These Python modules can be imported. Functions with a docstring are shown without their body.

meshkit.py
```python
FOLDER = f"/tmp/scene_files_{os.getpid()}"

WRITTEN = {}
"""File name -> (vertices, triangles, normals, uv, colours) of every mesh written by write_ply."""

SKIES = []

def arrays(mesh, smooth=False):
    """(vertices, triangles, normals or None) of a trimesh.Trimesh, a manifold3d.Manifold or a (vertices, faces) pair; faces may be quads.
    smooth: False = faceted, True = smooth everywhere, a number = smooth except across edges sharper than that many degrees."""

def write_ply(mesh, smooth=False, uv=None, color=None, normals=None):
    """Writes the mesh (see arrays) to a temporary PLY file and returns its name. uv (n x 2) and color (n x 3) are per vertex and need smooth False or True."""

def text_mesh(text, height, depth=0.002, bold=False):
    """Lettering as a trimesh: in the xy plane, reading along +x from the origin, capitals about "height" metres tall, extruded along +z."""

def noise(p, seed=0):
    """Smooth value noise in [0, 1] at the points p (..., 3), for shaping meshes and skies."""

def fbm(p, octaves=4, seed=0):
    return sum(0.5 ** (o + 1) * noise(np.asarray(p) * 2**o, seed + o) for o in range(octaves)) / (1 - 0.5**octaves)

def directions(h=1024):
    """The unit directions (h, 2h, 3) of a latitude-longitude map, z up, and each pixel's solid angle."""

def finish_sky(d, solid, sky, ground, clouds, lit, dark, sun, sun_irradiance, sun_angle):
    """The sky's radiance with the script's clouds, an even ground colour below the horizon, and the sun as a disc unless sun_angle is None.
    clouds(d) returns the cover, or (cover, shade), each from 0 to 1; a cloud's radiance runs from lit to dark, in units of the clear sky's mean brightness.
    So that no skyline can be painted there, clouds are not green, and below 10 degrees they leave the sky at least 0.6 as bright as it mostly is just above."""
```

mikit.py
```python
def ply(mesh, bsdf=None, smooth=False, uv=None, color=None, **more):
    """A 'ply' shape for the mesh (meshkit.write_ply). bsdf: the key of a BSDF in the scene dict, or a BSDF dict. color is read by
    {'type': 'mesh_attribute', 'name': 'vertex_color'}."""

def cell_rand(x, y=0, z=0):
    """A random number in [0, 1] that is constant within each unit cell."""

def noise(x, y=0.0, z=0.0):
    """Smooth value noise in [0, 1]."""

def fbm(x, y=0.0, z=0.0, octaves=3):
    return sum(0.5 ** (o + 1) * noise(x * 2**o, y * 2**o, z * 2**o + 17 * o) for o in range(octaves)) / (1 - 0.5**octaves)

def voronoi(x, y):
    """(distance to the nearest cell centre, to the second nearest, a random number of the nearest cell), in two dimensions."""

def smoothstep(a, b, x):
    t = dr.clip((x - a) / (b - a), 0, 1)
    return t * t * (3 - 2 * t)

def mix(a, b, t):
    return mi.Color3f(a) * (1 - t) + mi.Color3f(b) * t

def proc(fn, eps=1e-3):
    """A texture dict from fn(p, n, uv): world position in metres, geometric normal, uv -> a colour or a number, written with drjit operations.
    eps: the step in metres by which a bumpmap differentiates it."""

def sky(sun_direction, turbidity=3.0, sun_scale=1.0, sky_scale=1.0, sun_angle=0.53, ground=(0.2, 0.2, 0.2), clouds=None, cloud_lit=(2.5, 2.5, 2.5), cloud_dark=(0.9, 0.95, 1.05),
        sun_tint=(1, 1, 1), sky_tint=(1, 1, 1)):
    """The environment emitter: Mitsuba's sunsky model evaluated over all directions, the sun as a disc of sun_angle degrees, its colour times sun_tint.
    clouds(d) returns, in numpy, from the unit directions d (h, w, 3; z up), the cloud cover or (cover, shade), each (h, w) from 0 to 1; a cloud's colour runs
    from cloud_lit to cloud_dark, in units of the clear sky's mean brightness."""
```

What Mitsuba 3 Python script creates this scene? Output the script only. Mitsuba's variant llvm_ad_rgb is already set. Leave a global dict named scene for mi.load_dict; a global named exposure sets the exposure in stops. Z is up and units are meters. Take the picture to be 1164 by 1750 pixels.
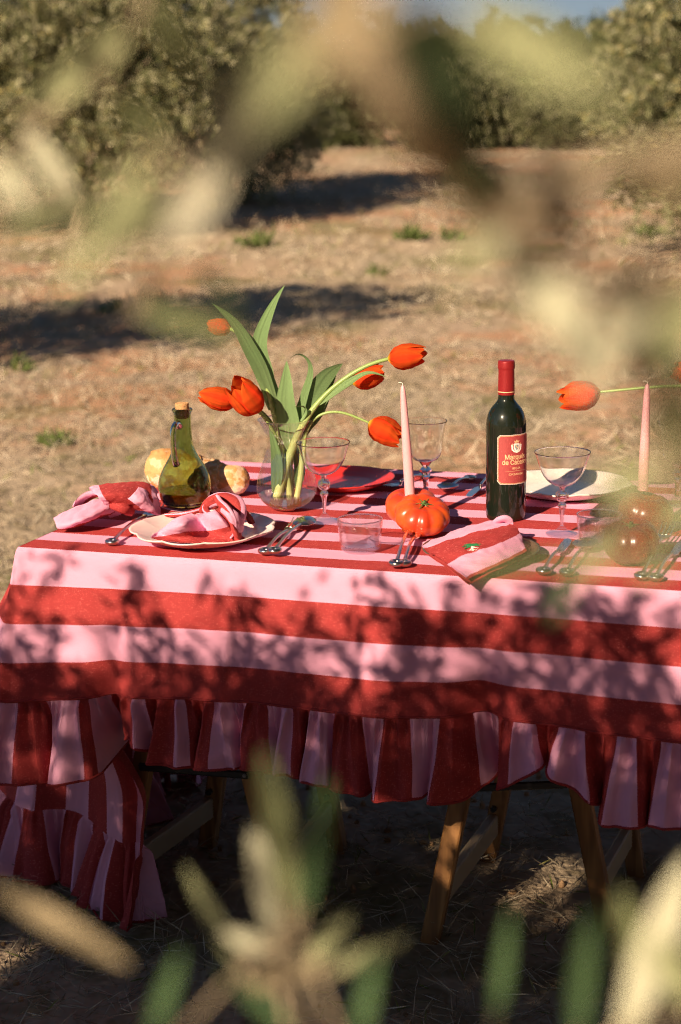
import math
import numpy as np
import trimesh
import manifold3d as m3
import drjit as dr
import mitsuba as mi
import mikit, meshkit
from scipy.interpolate import CubicSpline, RectBivariateSpline

scene, labels, taken = {}, {}, set()
T = mi.ScalarTransform4f

# ------------------------------------------------------------------ camera, sky, exposure
FPX, PITCH, ROLL, CAMZ = 2985.0, 0.2282, -0.018, 1.509        # focal length in photo pixels (1164 wide), tilt, roll, eye height
_c, _s, _cr, _sr = math.cos(PITCH), math.sin(PITCH), math.cos(ROLL), math.sin(ROLL)
FWD = np.array([0, _c, -_s]); DOWN0 = np.array([0, -_s, -_c]); RIGHT0 = np.array([1.0, 0, 0])
UP = -(_sr * RIGHT0 + _cr * DOWN0)
EYE = np.array([0, 0, CAMZ])
scene['camera'] = {'type': 'thinlens', 'fov': math.degrees(2 * math.atan(582 / FPX)), 'fov_axis': 'x',
                   'aperture_radius': 0.0082, 'focus_distance': 3.12, 'near_clip': 0.02, 'far_clip': 2000.0,
                   'to_world': T().look_at(origin=EYE.tolist(), target=(EYE + FWD).tolist(), up=UP.tolist())}
SUN_AZ, SUN_EL = math.radians(32), math.radians(28)           # shadows run 32 degrees right of straight ahead
SUN = np.array([-math.sin(SUN_AZ) * math.cos(SUN_EL), -math.cos(SUN_AZ) * math.cos(SUN_EL), math.sin(SUN_EL)])
scene['sky'] = mikit.sky(SUN.tolist(), turbidity=2.2, sun_tint=(1.0, 1.0, 1.05), sky_scale=0.29, sky_tint=(0.98, 1.0, 1.12),
                         clouds=lambda d: 0.55 * np.exp(-np.arcsin(np.clip(d[..., 2], 0, 1)) / 0.10), cloud_lit=(2.6, 2.85, 3.4), ground=(0.2, 0.14, 0.09))
exposure = 2.65


def at(px, py, z):
    """The point at height z that the photograph shows at pixel (px, py): how positions were surveyed."""
    u, v = px - 582, py - 875
    u, v = _cr * u + _sr * v, -_sr * u + _cr * v
    d = np.array([u / FPX, _c - v / FPX * _s, -_s - v / FPX * _c])
    return EYE + d * (z - CAMZ) / d[2]


def at_y(px, py, Y):
    u, v = px - 582, py - 875
    u, v = _cr * u + _sr * v, -_sr * u + _cr * v
    d = np.array([u / FPX, _c - v / FPX * _s, -_s - v / FPX * _c])
    return EYE + d * Y / d[1]


# ------------------------------------------------------------------ helpers
def numbered(base):
    k, i = base, 0
    while k in taken:
        i += 1
        k = f'{base}_{i:03d}'
    taken.add(k)
    return k


def thing(name, label, cat, group=None):
    k = numbered(name)
    labels[k] = {'label': label, 'category': cat}
    if group:
        labels[k]['group'] = group
    return k


def obj(name, mesh, bsdf, parent=None, smooth=40, uv=None, color=None, label=None, kind=None):
    k = numbered(parent + '__' + name if parent else name)
    if uv is not None or color is not None:
        smooth = True if smooth else False
    scene[k] = mikit.ply(mesh, bsdf, smooth=smooth, uv=uv, color=color)
    if label or kind:
        labels[k] = {}
        if label:
            labels[k]['label'] = label
        if kind:
            labels[k]['kind'] = kind
    return k


def tag(k, label, cat, group=None):
    labels[k] = {'label': label, 'category': cat}
    if group:
        labels[k]['group'] = group


def unit(v):
    v = np.asarray(v, float)
    return v / (np.linalg.norm(v, axis=-1, keepdims=True) + 1e-12)


def spline(pts, n=24):
    pts = np.asarray(pts, float)
    d = np.r_[0, np.cumsum(np.linalg.norm(np.diff(pts[:, :3], axis=0), axis=1) + 1e-6)]
    return CubicSpline(d / d[-1], pts, bc_type='natural')(np.linspace(0, 1, n))


def frames(p, up=(0, 0, 1)):
    t = unit(np.gradient(p, axis=0))
    a = np.cross(t[0], up)
    if np.linalg.norm(a) < 1e-3:
        a = np.cross(t[0], [0, 1, 0])
    a = unit(a)
    A = []
    for i in range(len(p)):
        a = unit(a - t[i] * np.dot(a, t[i]))
        A.append(a)
    A = np.array(A)
    return t, A, np.cross(t, A)


def grid_faces(n, m, wrap=False):
    i, j = np.meshgrid(np.arange(n - 1), np.arange(m if wrap else m - 1), indexing='ij')
    j2 = (j + 1) % m
    return np.stack([i * m + j, i * m + j2, (i + 1) * m + j2, (i + 1) * m + j], -1).reshape(-1, 4)


def quads(f):
    return np.vstack([f[:, [0, 1, 2]], f[:, [0, 2, 3]]])


def tube(p, r, sides=10, flat=1.0, up=(0, 0, 1), cap=True):
    """Swept tube along p with radii r; flat squeezes it across (b axis)."""
    p = np.asarray(p, float)
    r = np.broadcast_to(np.asarray(r, float), (len(p),))
    t, a, b = frames(p, up)
    ang = np.arange(sides) * 2 * np.pi / sides
    v = p[:, None] + r[:, None, None] * (np.cos(ang)[None, :, None] * a[:, None] + flat * np.sin(ang)[None, :, None] * b[:, None])
    f = quads(grid_faces(len(p), sides, True))
    v = v.reshape(-1, 3)
    if cap:
        v = np.vstack([v, p[0], p[-1]])
        i = np.arange(sides)
        j = (i + 1) % sides
        o, e = (len(p) - 1) * sides, len(p) * sides
        f = np.vstack([f, np.stack([j, i, np.full(sides, e)], 1), np.stack([o + i, o + j, np.full(sides, e + 1)], 1)])
    m = trimesh.Trimesh(v, f[:, ::-1], process=False)
    return m


def lathe(profile, n=56, ribs=0, amp=0.0):
    pr = np.asarray(profile, float)
    ang = np.arange(n) * 2 * np.pi / n
    rr = pr[:, 0][:, None] * (1 + amp * np.cos(ribs * ang)[None, :])
    v = np.stack([rr * np.cos(ang), rr * np.sin(ang), np.broadcast_to(pr[:, 1][:, None], rr.shape)], -1)
    f = quads(grid_faces(len(pr), n, True))
    return trimesh.Trimesh(v.reshape(-1, 3), f, process=False)


def fine(profile, n=40):
    """A profile made denser with a shape-preserving curve."""
    pr = np.asarray(profile, float)
    from scipy.interpolate import PchipInterpolator
    d = np.r_[0, np.cumsum(np.linalg.norm(np.diff(pr, axis=0), axis=1) + 1e-7)]
    return PchipInterpolator(d / d[-1], pr)(np.linspace(0, 1, n))


def cat(ms):
    return trimesh.util.concatenate([trimesh.Trimesh(np.array(m.vertices), np.array(m.faces), process=False) for m in ms])


def moved(m, p=(0, 0, 0), R=None, s=1.0):
    m = m.copy()
    v = np.array(m.vertices) * s
    if R is not None:
        v = v @ np.asarray(R).T
    m.vertices = v + np.asarray(p)
    return m


def basis(z, x=(1, 0, 0)):
    """Rotation whose columns are x', y', z' with z' along z."""
    z = unit(z)
    x = np.asarray(x, float)
    x = x - z * np.dot(x, z)
    if np.linalg.norm(x) < 1e-3:
        x = np.cross(z, [0, 1, 0.1])
    x = unit(x)
    return np.stack([x, np.cross(z, x), z], 1)


def rotz(a):
    c, s = math.cos(a), math.sin(a)
    return np.array([[c, -s, 0], [s, c, 0], [0, 0, 1.0]])


def box(p0, p1, w, h, up=(0, 0, 1), bev=0.003):
    """A bevelled bar from p0 to p1, w wide (sideways) and h high."""
    p0, p1 = np.asarray(p0, float), np.asarray(p1, float)
    L = np.linalg.norm(p1 - p0)
    z = (p1 - p0) / L
    x = unit(np.cross(up, z)) if abs(np.dot(up, z)) < 0.98 else unit(np.cross([0, 1, 0], z))
    y = np.cross(z, x)
    pts = []
    for sx in (-1, 1):
        for sy in (-1, 1):
            for e in (0, 1):
                for k in range(3):
                    o = np.array([w / 2, h / 2, 0.0]) - bev * np.array([k != 0, k != 1, 0])
                    pts.append(p0 + sx * o[0] * x + sy * o[1] * y + z * ((bev if k != 2 else 0) + e * (L - 2 * (bev if k != 2 else 0))))
    return m3_hull(pts)


def m3_hull(pts):
    m = m3.Manifold.hull_points(np.asarray(pts, float).tolist()) if hasattr(m3.Manifold, 'hull_points') else None
    mm = m.to_mesh()
    return trimesh.Trimesh(mm.vert_properties[:, :3], mm.tri_verts, process=False)


def patch(ctrl, n=24, m=24, thick=0.0018, wrinkle=0.0, seed=0, freq=60):
    """Smooth cloth over a grid of 3D control points; two sided with thickness. Returns mesh, (i, j) of each vertex in [0, 1]."""
    c = np.asarray(ctrl, float)
    a, b = c.shape[:2]
    ii, jj = np.linspace(0, 1, n), np.linspace(0, 1, m)
    g = np.stack([RectBivariateSpline(np.linspace(0, 1, a), np.linspace(0, 1, b), c[..., k], kx=min(3, a - 1), ky=min(3, b - 1))(ii, jj) for k in range(3)], -1)
    du, dv = np.gradient(g, axis=0), np.gradient(g, axis=1)
    nn = unit(np.cross(du, dv))
    if nn[..., 2].mean() < 0:
        nn = -nn
    if wrinkle:
        g = g + nn * (wrinkle * (meshkit.fbm(g * freq, 3, seed) - 0.5))[..., None]
    return g, nn, ii, jj


def solid_sheet(g, nn, thick, uv):
    n, m = g.shape[:2]
    V = np.vstack([(g + nn * thick / 2).reshape(-1, 3), (g - nn * thick / 2).reshape(-1, 3)])
    f = quads(grid_faces(n, m))
    fl = np.cross(V[f[0, 1]] - V[f[0, 0]], V[f[0, 2]] - V[f[0, 0]]) @ nn[0, 0] < 0
    fa = f[:, ::-1] if fl else f
    N = n * m
    rim = np.r_[np.arange(m - 1), np.arange(n - 1) * m + m - 1, (n - 1) * m + np.arange(m - 1, 0, -1), np.arange(n - 1, 0, -1) * m]
    r2 = np.roll(rim, -1)
    q = np.stack([rim, r2, r2 + N, rim + N], 1)
    F = np.vstack([fa, fa[:, ::-1] + N, quads(q)])
    return trimesh.Trimesh(V, F, process=False), np.vstack([uv.reshape(-1, 2)] * 2)


def cloth_obj(name, ctrl, u0, u1, parent, along='j', n=28, m=28, thick=0.0022, wrinkle=0.003, seed=1, label=None):
    g, nn, ii, jj = patch(ctrl, n, m, thick, wrinkle, seed)
    I, J = np.meshgrid(ii, jj, indexing='ij')
    P, Q = (J, I) if along == 'j' else (I, J)
    uv = np.stack([u0 + (u1 - u0) * P, Q * 0.1], -1)
    mesh, uv2 = solid_sheet(g, nn, thick, uv)
    return obj(name, mesh, 'cloth', parent, smooth=True, uv=uv2, label=label)


def roll_obj(name, pts, r, u0, u1, parent, flat=0.6, n=36, sides=20, up=(0, 0, 1), seed=3, label=None, wr=0.25):
    """A rolled or folded band of cloth: a flattened tube with creases along it."""
    p = spline(pts, n)
    r = np.interp(np.linspace(0, 1, n), np.linspace(0, 1, len(np.atleast_1d(r))), np.atleast_1d(r)) if np.ndim(r) else np.full(n, r)
    m = tube(p, r, sides, flat, up)
    v = np.array(m.vertices)
    t, a, b = frames(p, up)
    ang = np.arange(sides) * 2 * np.pi / sides
    k = np.zeros(len(v))
    AA = np.broadcast_to(ang[None], (n, sides)).ravel()
    S = np.repeat(np.linspace(0, 1, n), sides)
    k[:n * sides] = (meshkit.fbm(np.stack([np.cos(AA) * 2.2, np.sin(AA) * 2.2, S * 2.5], -1) + seed * 7.3, 3, seed) - 0.5)
    ctr = np.vstack([np.repeat(p, sides, 0), p[:1], p[-1:]])
    v = ctr + (v - ctr) * (1 + 2 * wr * k)[:, None]
    m = trimesh.Trimesh(v, m.faces, process=False)
    tri = np.abs(AA - np.pi) / np.pi                      # 0..1..0 round the tube
    uv = np.zeros((len(v), 2))
    uv[:n * sides, 0] = u0 + (u1 - u0) * tri
    uv[n * sides:, 0] = (u0 + u1) / 2
    uv[:n * sides, 1] = S * 0.1
    return obj(name, m, 'cloth', parent, smooth=True, uv=uv, label=label)


# ------------------------------------------------------------------ materials
def rgb(*c):
    return {'type': 'rgb', 'value': list(c)}


def principled(color, rough=0.5, **k):
    return {'type': 'twosided', 'b': {'type': 'principled', 'base_color': color if isinstance(color, dict) else rgb(*color), 'roughness': rough, **k}}


N, FBM, SS, MIX = mikit.noise, mikit.fbm, mikit.smoothstep, mikit.mix

PINK, RED = (0.65, 0.305, 0.455), (0.34, 0.038, 0.040)


def cloth_fn(p, n, uv):
    t = uv.x * 0.5
    fr = t - dr.floor(t)                                  # even stripe red, odd pink
    red = SS(0.0, 0.006, fr) * (1 - SS(0.5, 0.506, fr))
    g = N(uv.x * 42, uv.y * 900) * 0.6 + N(uv.x * 60 + 9, uv.y * 260) * 0.4
    h = N(uv.x * 3.1, uv.y * 17 + 4)
    pk = mi.Color3f(PINK) * (0.93 + 0.10 * g + 0.05 * h)
    rd = MIX(RED, (0.50, 0.13, 0.12), SS(0.62, 0.95, g) * 0.8) * (0.80 + 0.28 * g + 0.08 * h)
    return pk * (1 - red) + rd * red


scene['cloth'] = {'type': 'twosided', 'b': {'type': 'principled', 'base_color': mikit.proc(cloth_fn), 'roughness': 0.85, 'specular': 0.2, 'sheen': 0.2, 'sheen_tint': 0.7}}


def soil_fn(p, n, uv):
    a = FBM(p.x * 0.55, p.y * 0.55, 0, 4)
    b = FBM(p.x * 2.3 + 5, p.y * 2.3, 3, 4)
    c = FBM(p.x * 13, p.y * 13 + 7, 1, 3)
    d = N(p.x * 90, p.y * 90)
    col = MIX((0.46, 0.270, 0.175), (0.42, 0.320, 0.240), SS(0.34, 0.62, b))
    col = MIX(col, (0.42, 0.345, 0.255), SS(0.42, 0.68, a) * 0.8)
    col = MIX(col, (0.17, 0.14, 0.08), SS(0.52, 0.72, c) * 0.7)
    col = MIX(col, (0.14, 0.14, 0.06), SS(0.60, 0.72, FBM(p.x * 1.1 + 31, p.y * 1.6, 2, 4)) * 0.55)
    return col * (0.72 + 0.5 * d * c + 0.2 * c)


def soil_h(p, n, uv):
    return 0.5 * FBM(p.x * 22, p.y * 22, 0, 4) + 0.3 * N(p.x * 140, p.y * 140)


scene['soil'] = {'type': 'twosided', 'b': {'type': 'bumpmap', 'arbitrary': mikit.proc(soil_h, 2e-3), 'scale': 0.018,
                 'b': {'type': 'diffuse', 'reflectance': mikit.proc(soil_fn)}}}
VC = {'type': 'mesh_attribute', 'name': 'vertex_color'}
scene['foliage'] = {'type': 'principledthin', 'base_color': VC, 'roughness': 0.55, 'diff_trans': 0.55, 'eta': 1.4}
scene['straw'] = {'type': 'twosided', 'b': {'type': 'diffuse', 'reflectance': VC}}
scene['petal'] = {'type': 'principledthin', 'base_color': VC, 'roughness': 0.38, 'diff_trans': 0.7, 'eta': 1.4, 'sheen': 0.3}
scene['blade'] = {'type': 'principledthin', 'base_color': VC, 'roughness': 0.42, 'diff_trans': 0.6, 'eta': 1.4}
scene['stem'] = principled(VC, 0.4)


def bark_fn(p, n, uv):
    k = FBM(p.x * 30, p.y * 30, p.z * 9, 3)
    return MIX((0.10, 0.075, 0.05), (0.27, 0.21, 0.15), SS(0.3, 0.7, k))


scene['bark'] = principled(mikit.proc(bark_fn), 0.9)
scene['twig_bark'] = principled((0.36, 0.29, 0.20), 0.8)


def wood_fn(p, n, uv):
    q = N(uv.x * 9 + 2 * N(uv.x * 3, uv.y * 3), uv.y * 0.9)
    r = N(uv.x * 60, uv.y * 3)
    return MIX((0.40, 0.19, 0.06), (0.22, 0.095, 0.03), SS(0.25, 0.8, q)) * (0.85 + 0.3 * r)


scene['wood'] = principled(mikit.proc(lambda p, n, uv: MIX((0.30, 0.14, 0.045), (0.17, 0.072, 0.022), SS(0.3, 0.75, N(p.x * 110 + 4 * N(p.z * 4, p.x * 20), p.y * 60, p.z * 5))) * (0.85 + 0.3 * N(p.x * 300, p.y * 300, p.z * 12))), 0.55)
scene['board'] = principled((0.33, 0.25, 0.16), 0.6)
scene['black_metal'] = principled((0.02, 0.02, 0.022), 0.35, specular=0.6)
scene['steel'] = {'type': 'twosided', 'b': {'type': 'principled', 'base_color': rgb(0.74, 0.72, 0.69), 'metallic': 1.0, 'roughness': 0.16}}
scene['thin_glass'] = {'type': 'thindielectric', 'int_ior': 1.5}
scene['vase_glass'] = {'type': 'thindielectric', 'int_ior': 1.85}
scene['glass'] = {'type': 'dielectric', 'int_ior': 1.5}
scene['green_glass'] = {'type': 'dielectric', 'int_ior': 1.5, 'specular_transmittance': rgb(0.71, 0.79, 0.58)}
scene['oil'] = {'type': 'dielectric', 'int_ior': 1.46, 'specular_transmittance': rgb(0.62, 0.33, 0.06)}
scene['water'] = {'type': 'dielectric', 'int_ior': 1.33, 'specular_transmittance': rgb(0.93, 0.94, 0.80)}
scene['bottle_glass'] = principled((0.006, 0.010, 0.006), 0.04, specular=0.55, clearcoat=0.6, clearcoat_gloss=0.98)
scene['capsule'] = principled((0.30, 0.018, 0.022), 0.36, metallic=0.35, specular=0.6)
scene['label_red'] = principled((0.34, 0.048, 0.050), 0.6)
scene['gold'] = principled((0.80, 0.53, 0.30), 0.45, metallic=0.2)
scene['white_print'] = principled((0.85, 0.80, 0.74), 0.5)
scene['grey_print'] = principled((0.22, 0.26, 0.30), 0.5)


def ceramic(c):
    return principled(mikit.proc(lambda p, n, uv: mi.Color3f(c) * (0.94 + 0.08 * N(p.x * 40, p.y * 40, p.z * 40))), 0.28, specular=0.5, clearcoat=0.6, clearcoat_gloss=0.9)


scene['pink_ceramic'] = ceramic((0.80, 0.60, 0.60))
scene['white_ceramic'] = ceramic((0.80, 0.70, 0.66))
scene['red_ceramic'] = ceramic((0.58, 0.030, 0.022))
scene['dark_ceramic'] = ceramic((0.085, 0.062, 0.045))
scene['clay'] = principled((0.42, 0.17, 0.08), 0.7)
scene['wax'] = principled((0.72, 0.36, 0.40), 0.42, specular=0.4)
scene['wick'] = principled((0.75, 0.70, 0.62), 0.8)


def cork_fn(p, n, uv):
    return MIX((0.48, 0.27, 0.12), (0.18, 0.09, 0.04), SS(0.62, 0.75, FBM(p.x * 420, p.y * 420, p.z * 420, 2)))


scene['cork'] = principled(mikit.proc(cork_fn), 0.85)


def bread_fn(p, n, uv):
    k = FBM(p.x * 26, p.y * 26, p.z * 26, 4)
    f = FBM(p.x * 60 + 3, p.y * 60, p.z * 60, 4)
    up = SS(-0.2, 0.9, n.z)
    col = MIX((0.46, 0.215, 0.07), (0.58, 0.33, 0.14), SS(0.35, 0.65, k))
    return MIX(col, (0.84, 0.74, 0.60), SS(0.50, 0.60, f) * (0.30 + 0.6 * up))


scene['crust'] = principled(mikit.proc(bread_fn), 0.75)


def tomato_fn(a, b):
    def fn(p, n, uv):
        k = FBM(p.x * 28, p.y * 28, p.z * 28, 3)
        q = N(p.x * 160, p.y * 160, p.z * 160)
        return MIX(a, b, SS(0.32, 0.68, k)) * (0.93 + 0.12 * q)
    return fn


for nm, a, b in (('tomato_orange', (0.58, 0.085, 0.014), (0.50, 0.040, 0.012)), ('tomato_deep', (0.12, 0.018, 0.010), (0.20, 0.034, 0.013))):
    scene[nm] = principled(mikit.proc(tomato_fn(a, b)), 0.30, specular=0.5, clearcoat=0.45, clearcoat_gloss=0.88)
scene['calyx'] = principled((0.07, 0.13, 0.03), 0.6)
scene['embroidery_green'] = principled((0.02, 0.17, 0.06), 0.7)
scene['embroidery_white'] = principled((0.72, 0.60, 0.58), 0.7)


def hill_fn(p, n, uv):
    k = FBM(p.x * 0.3, p.y * 0.3, 0, 4)
    return MIX((0.055, 0.06, 0.022), (0.15, 0.125, 0.06), SS(0.35, 0.7, k))


scene['scrub'] = {'type': 'twosided', 'b': {'type': 'diffuse', 'reflectance': mikit.proc(hill_fn)}}


# ------------------------------------------------------------------ the ground and the hills
def ground_z(x, y):
    x, y = np.asarray(x, float), np.asarray(y, float)
    s = np.log1p(np.exp(np.clip((y - 9) * 1.2, -30, 30))) / 1.2
    z = 0.038 * np.minimum(s, 25)
    P = np.stack([x * 0.45, y * 0.45, 0 * x], -1)
    z = z + (meshkit.fbm(P, 3, 5) - 0.5) * 0.12 * np.clip((y - 4) / 4, 0, 1)
    Q = np.stack([x * 3.2, y * 3.2, 0 * x], -1)
    z = z + (meshkit.fbm(Q, 3, 8) - 0.5) * 0.05 * np.clip(1.2 - np.abs(y) / 40, 0.15, 1)
    return z


gx = np.unique(np.r_[np.linspace(-400, -30, 25), np.linspace(-30, -5, 40), np.linspace(-5, 5, 260), np.linspace(5, 30, 40), np.linspace(30, 400, 25)])
gy = np.unique(np.r_[np.linspace(-300, -12, 20), np.linspace(-12, 2, 40), np.linspace(2, 8, 150), np.linspace(8, 40, 220), np.linspace(40, 400, 50)])
GX, GY = np.meshgrid(gx, gy, indexing='ij')
GZ = ground_z(GX, GY)
obj('ground', (np.stack([GX, GY, GZ], -1).reshape(-1, 3), grid_faces(len(gx), len(gy))), 'soil', smooth=True, kind='structure')


def hill_z(x, y):
    h = 1.6 * np.clip((y - 46) / 50, 0, 1) ** 0.9 + 1.5 * (meshkit.fbm(np.stack([x * 0.05, y * 0.05, 0 * x], -1), 3, 2) - 0.5) * np.clip((y - 46) / 15, 0, 1)
    return ground_z(x, y) + h + 0.02 * np.clip(x, -60, 60) * np.clip((y - 60) / 40, 0, 1) - 0.15 * (y < 46.5)


hx, hy = np.linspace(-160, 160, 130), np.linspace(46, 190, 60)
HX, HY = np.meshgrid(hx, hy, indexing='ij')
HZ = hill_z(HX, HY) - 2.2 * np.clip((HY - 105) / 60, 0, 1) ** 2 * 3
obj('hill', (np.stack([HX, HY, HZ], -1).reshape(-1, 3), grid_faces(len(hx), len(hy))), 'scrub', smooth=True, kind='structure')

# ------------------------------------------------------------------ foliage
GREENS = np.array([(0.10, 0.115, 0.05), (0.19, 0.20, 0.10), (0.30, 0.30, 0.175), (0.46, 0.435, 0.29), (0.36, 0.31, 0.14)])


def leaf_cards(c, d, L, W, rng, cols, fold=0.25):
    """Diamond leaves of two triangles at c along d. Returns vertices, faces, colours."""
    n = len(c)
    L = np.broadcast_to(L, (n,)) * rng.uniform(0.75, 1.25, n)
    W = np.broadcast_to(W, (n,)) * rng.uniform(0.8, 1.2, n)
    d = unit(d)
    s = unit(np.cross(d, rng.normal(size=(n, 3))))
    u = np.cross(d, s)
    v = np.stack([c, c + d * (L * 0.45)[:, None] + s * (W / 2)[:, None] + u * (W * fold)[:, None], c + d * L[:, None],
                  c + d * (L * 0.45)[:, None] - s * (W / 2)[:, None] + u * (W * fold)[:, None]], 1)
    o = np.arange(n)[:, None] * 4
    f = np.vstack([o + [0, 1, 2], o + [0, 2, 3]])
    return v.reshape(-1, 3), f, np.repeat(cols, 4, 0)


def crown_points(ell, k, rng, shell=2.6):
    """k cluster centres in a union of ellipsoids [(centre, radii), ...], crowded towards the outside."""
    vol = np.array([np.prod(r) ** (2 / 3) for _, r in ell])
    w = rng.choice(len(ell), k, p=vol / vol.sum())
    C, R = np.array([e[0] for e in ell], float)[w], np.array([e[1] for e in ell], float)[w]
    q = unit(rng.normal(size=(k, 3))) * rng.uniform(0, 1, (k, 1)) ** (1 / shell)
    return C + q * R, q


def crown(ell, clusters, per, L, W, rng, palette=(0.22, 0.32, 0.26, 0.14, 0.06), twig=0.28, keep=None, tint=1.0, hang=0.0):
    c, q = crown_points(ell, clusters, rng)
    td = unit(q + rng.normal(size=c.shape) * 0.7 + [0, 0, 0.25])
    if hang:
        td = unit(td * (1 - hang) + np.array([0.12, 0.25, -1.0]) * hang)
    tl = rng.uniform(0.6, 1.3, clusters) * twig
    s = rng.uniform(0, 1, (clusters, per))
    pos = c[:, None] + td[:, None] * (s * tl[:, None])[..., None] + rng.normal(size=(clusters, per, 3)) * 0.06 * twig
    pos[..., 2] -= (s ** 2) * twig * 0.35
    ld = unit(td[:, None] * 0.8 + rng.normal(size=(clusters, per, 3)) * (0.42 if hang else 0.75))
    pos, ld = pos.reshape(-1, 3), ld.reshape(-1, 3)
    cl = np.repeat(rng.uniform(0.75, 1.2, clusters), per)
    pick = rng.choice(5, len(pos), p=palette)
    cols = GREENS[pick] * cl[:, None] * rng.uniform(0.8, 1.2, (len(pos), 1)) * tint
    if keep is not None:
        m = keep(pos)
        pos, ld, cols = pos[m], ld[m], cols[m]
    return leaf_cards(pos, ld, L, W, rng, cols)


def limbs(base, ell, rng, r0=0.09, fork=0.35, n=9):
    """A leaning trunk and limbs that reach into the crown's ellipsoids."""
    base = np.asarray(base, float)
    top = np.mean([e[0] for e in ell], 0)
    f = base + (top - base) * fork + [rng.normal() * 0.08, rng.normal() * 0.08, 0]
    tr = spline([base - [0, 0, 0.12], base + (f - base) * 0.5 + rng.normal(size=3) * 0.05, f], 14)
    rad = np.interp(np.linspace(0, 1, 14), [0, 0.15, 1], [r0 * 1.45, r0, r0 * 0.8])
    trunk = tube(tr, rad, 12)
    L = []
    for i in range(n):
        c, r = ell[i % len(ell)]
        e = np.asarray(c) + unit(rng.normal(size=3) + [0, 0, 0.3]) * np.asarray(r) * rng.uniform(0.45, 0.85)
        p = spline([f - (f - base) * 0.08, f + (e - f) * 0.45 + rng.normal(size=3) * 0.12 + [0, 0, 0.1], e], 12)
        L.append((p, np.linspace(r0 * 0.55, r0 * 0.08, 12)))
    return trunk, L


def tree(name, label, base, ell, clusters, per, L, W, seed, group=None, r0=0.09, palette=(0.22, 0.32, 0.26, 0.14, 0.06), twig=0.28, keep=None, tint=1.0, n=9, category='tree'):
    rng = np.random.default_rng(seed)
    t = thing(name, label, category, group)
    trunk, li = limbs(base, ell, rng, r0, n=n)
    obj('trunk', trunk, 'bark', t, smooth=True)
    for p, r in li:
        obj('limb', tube(p, r, 8), 'bark', t, smooth=True)
    v, f, c = crown(ell, clusters, per, L, W, rng, palette, twig, keep, tint)
    obj('crown', (v, f), 'foliage', t, smooth=False, color=c, kind='stuff')
    return t


def on_ground(x, y):
    return np.array([x, y, float(ground_z(x, y))])


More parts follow.
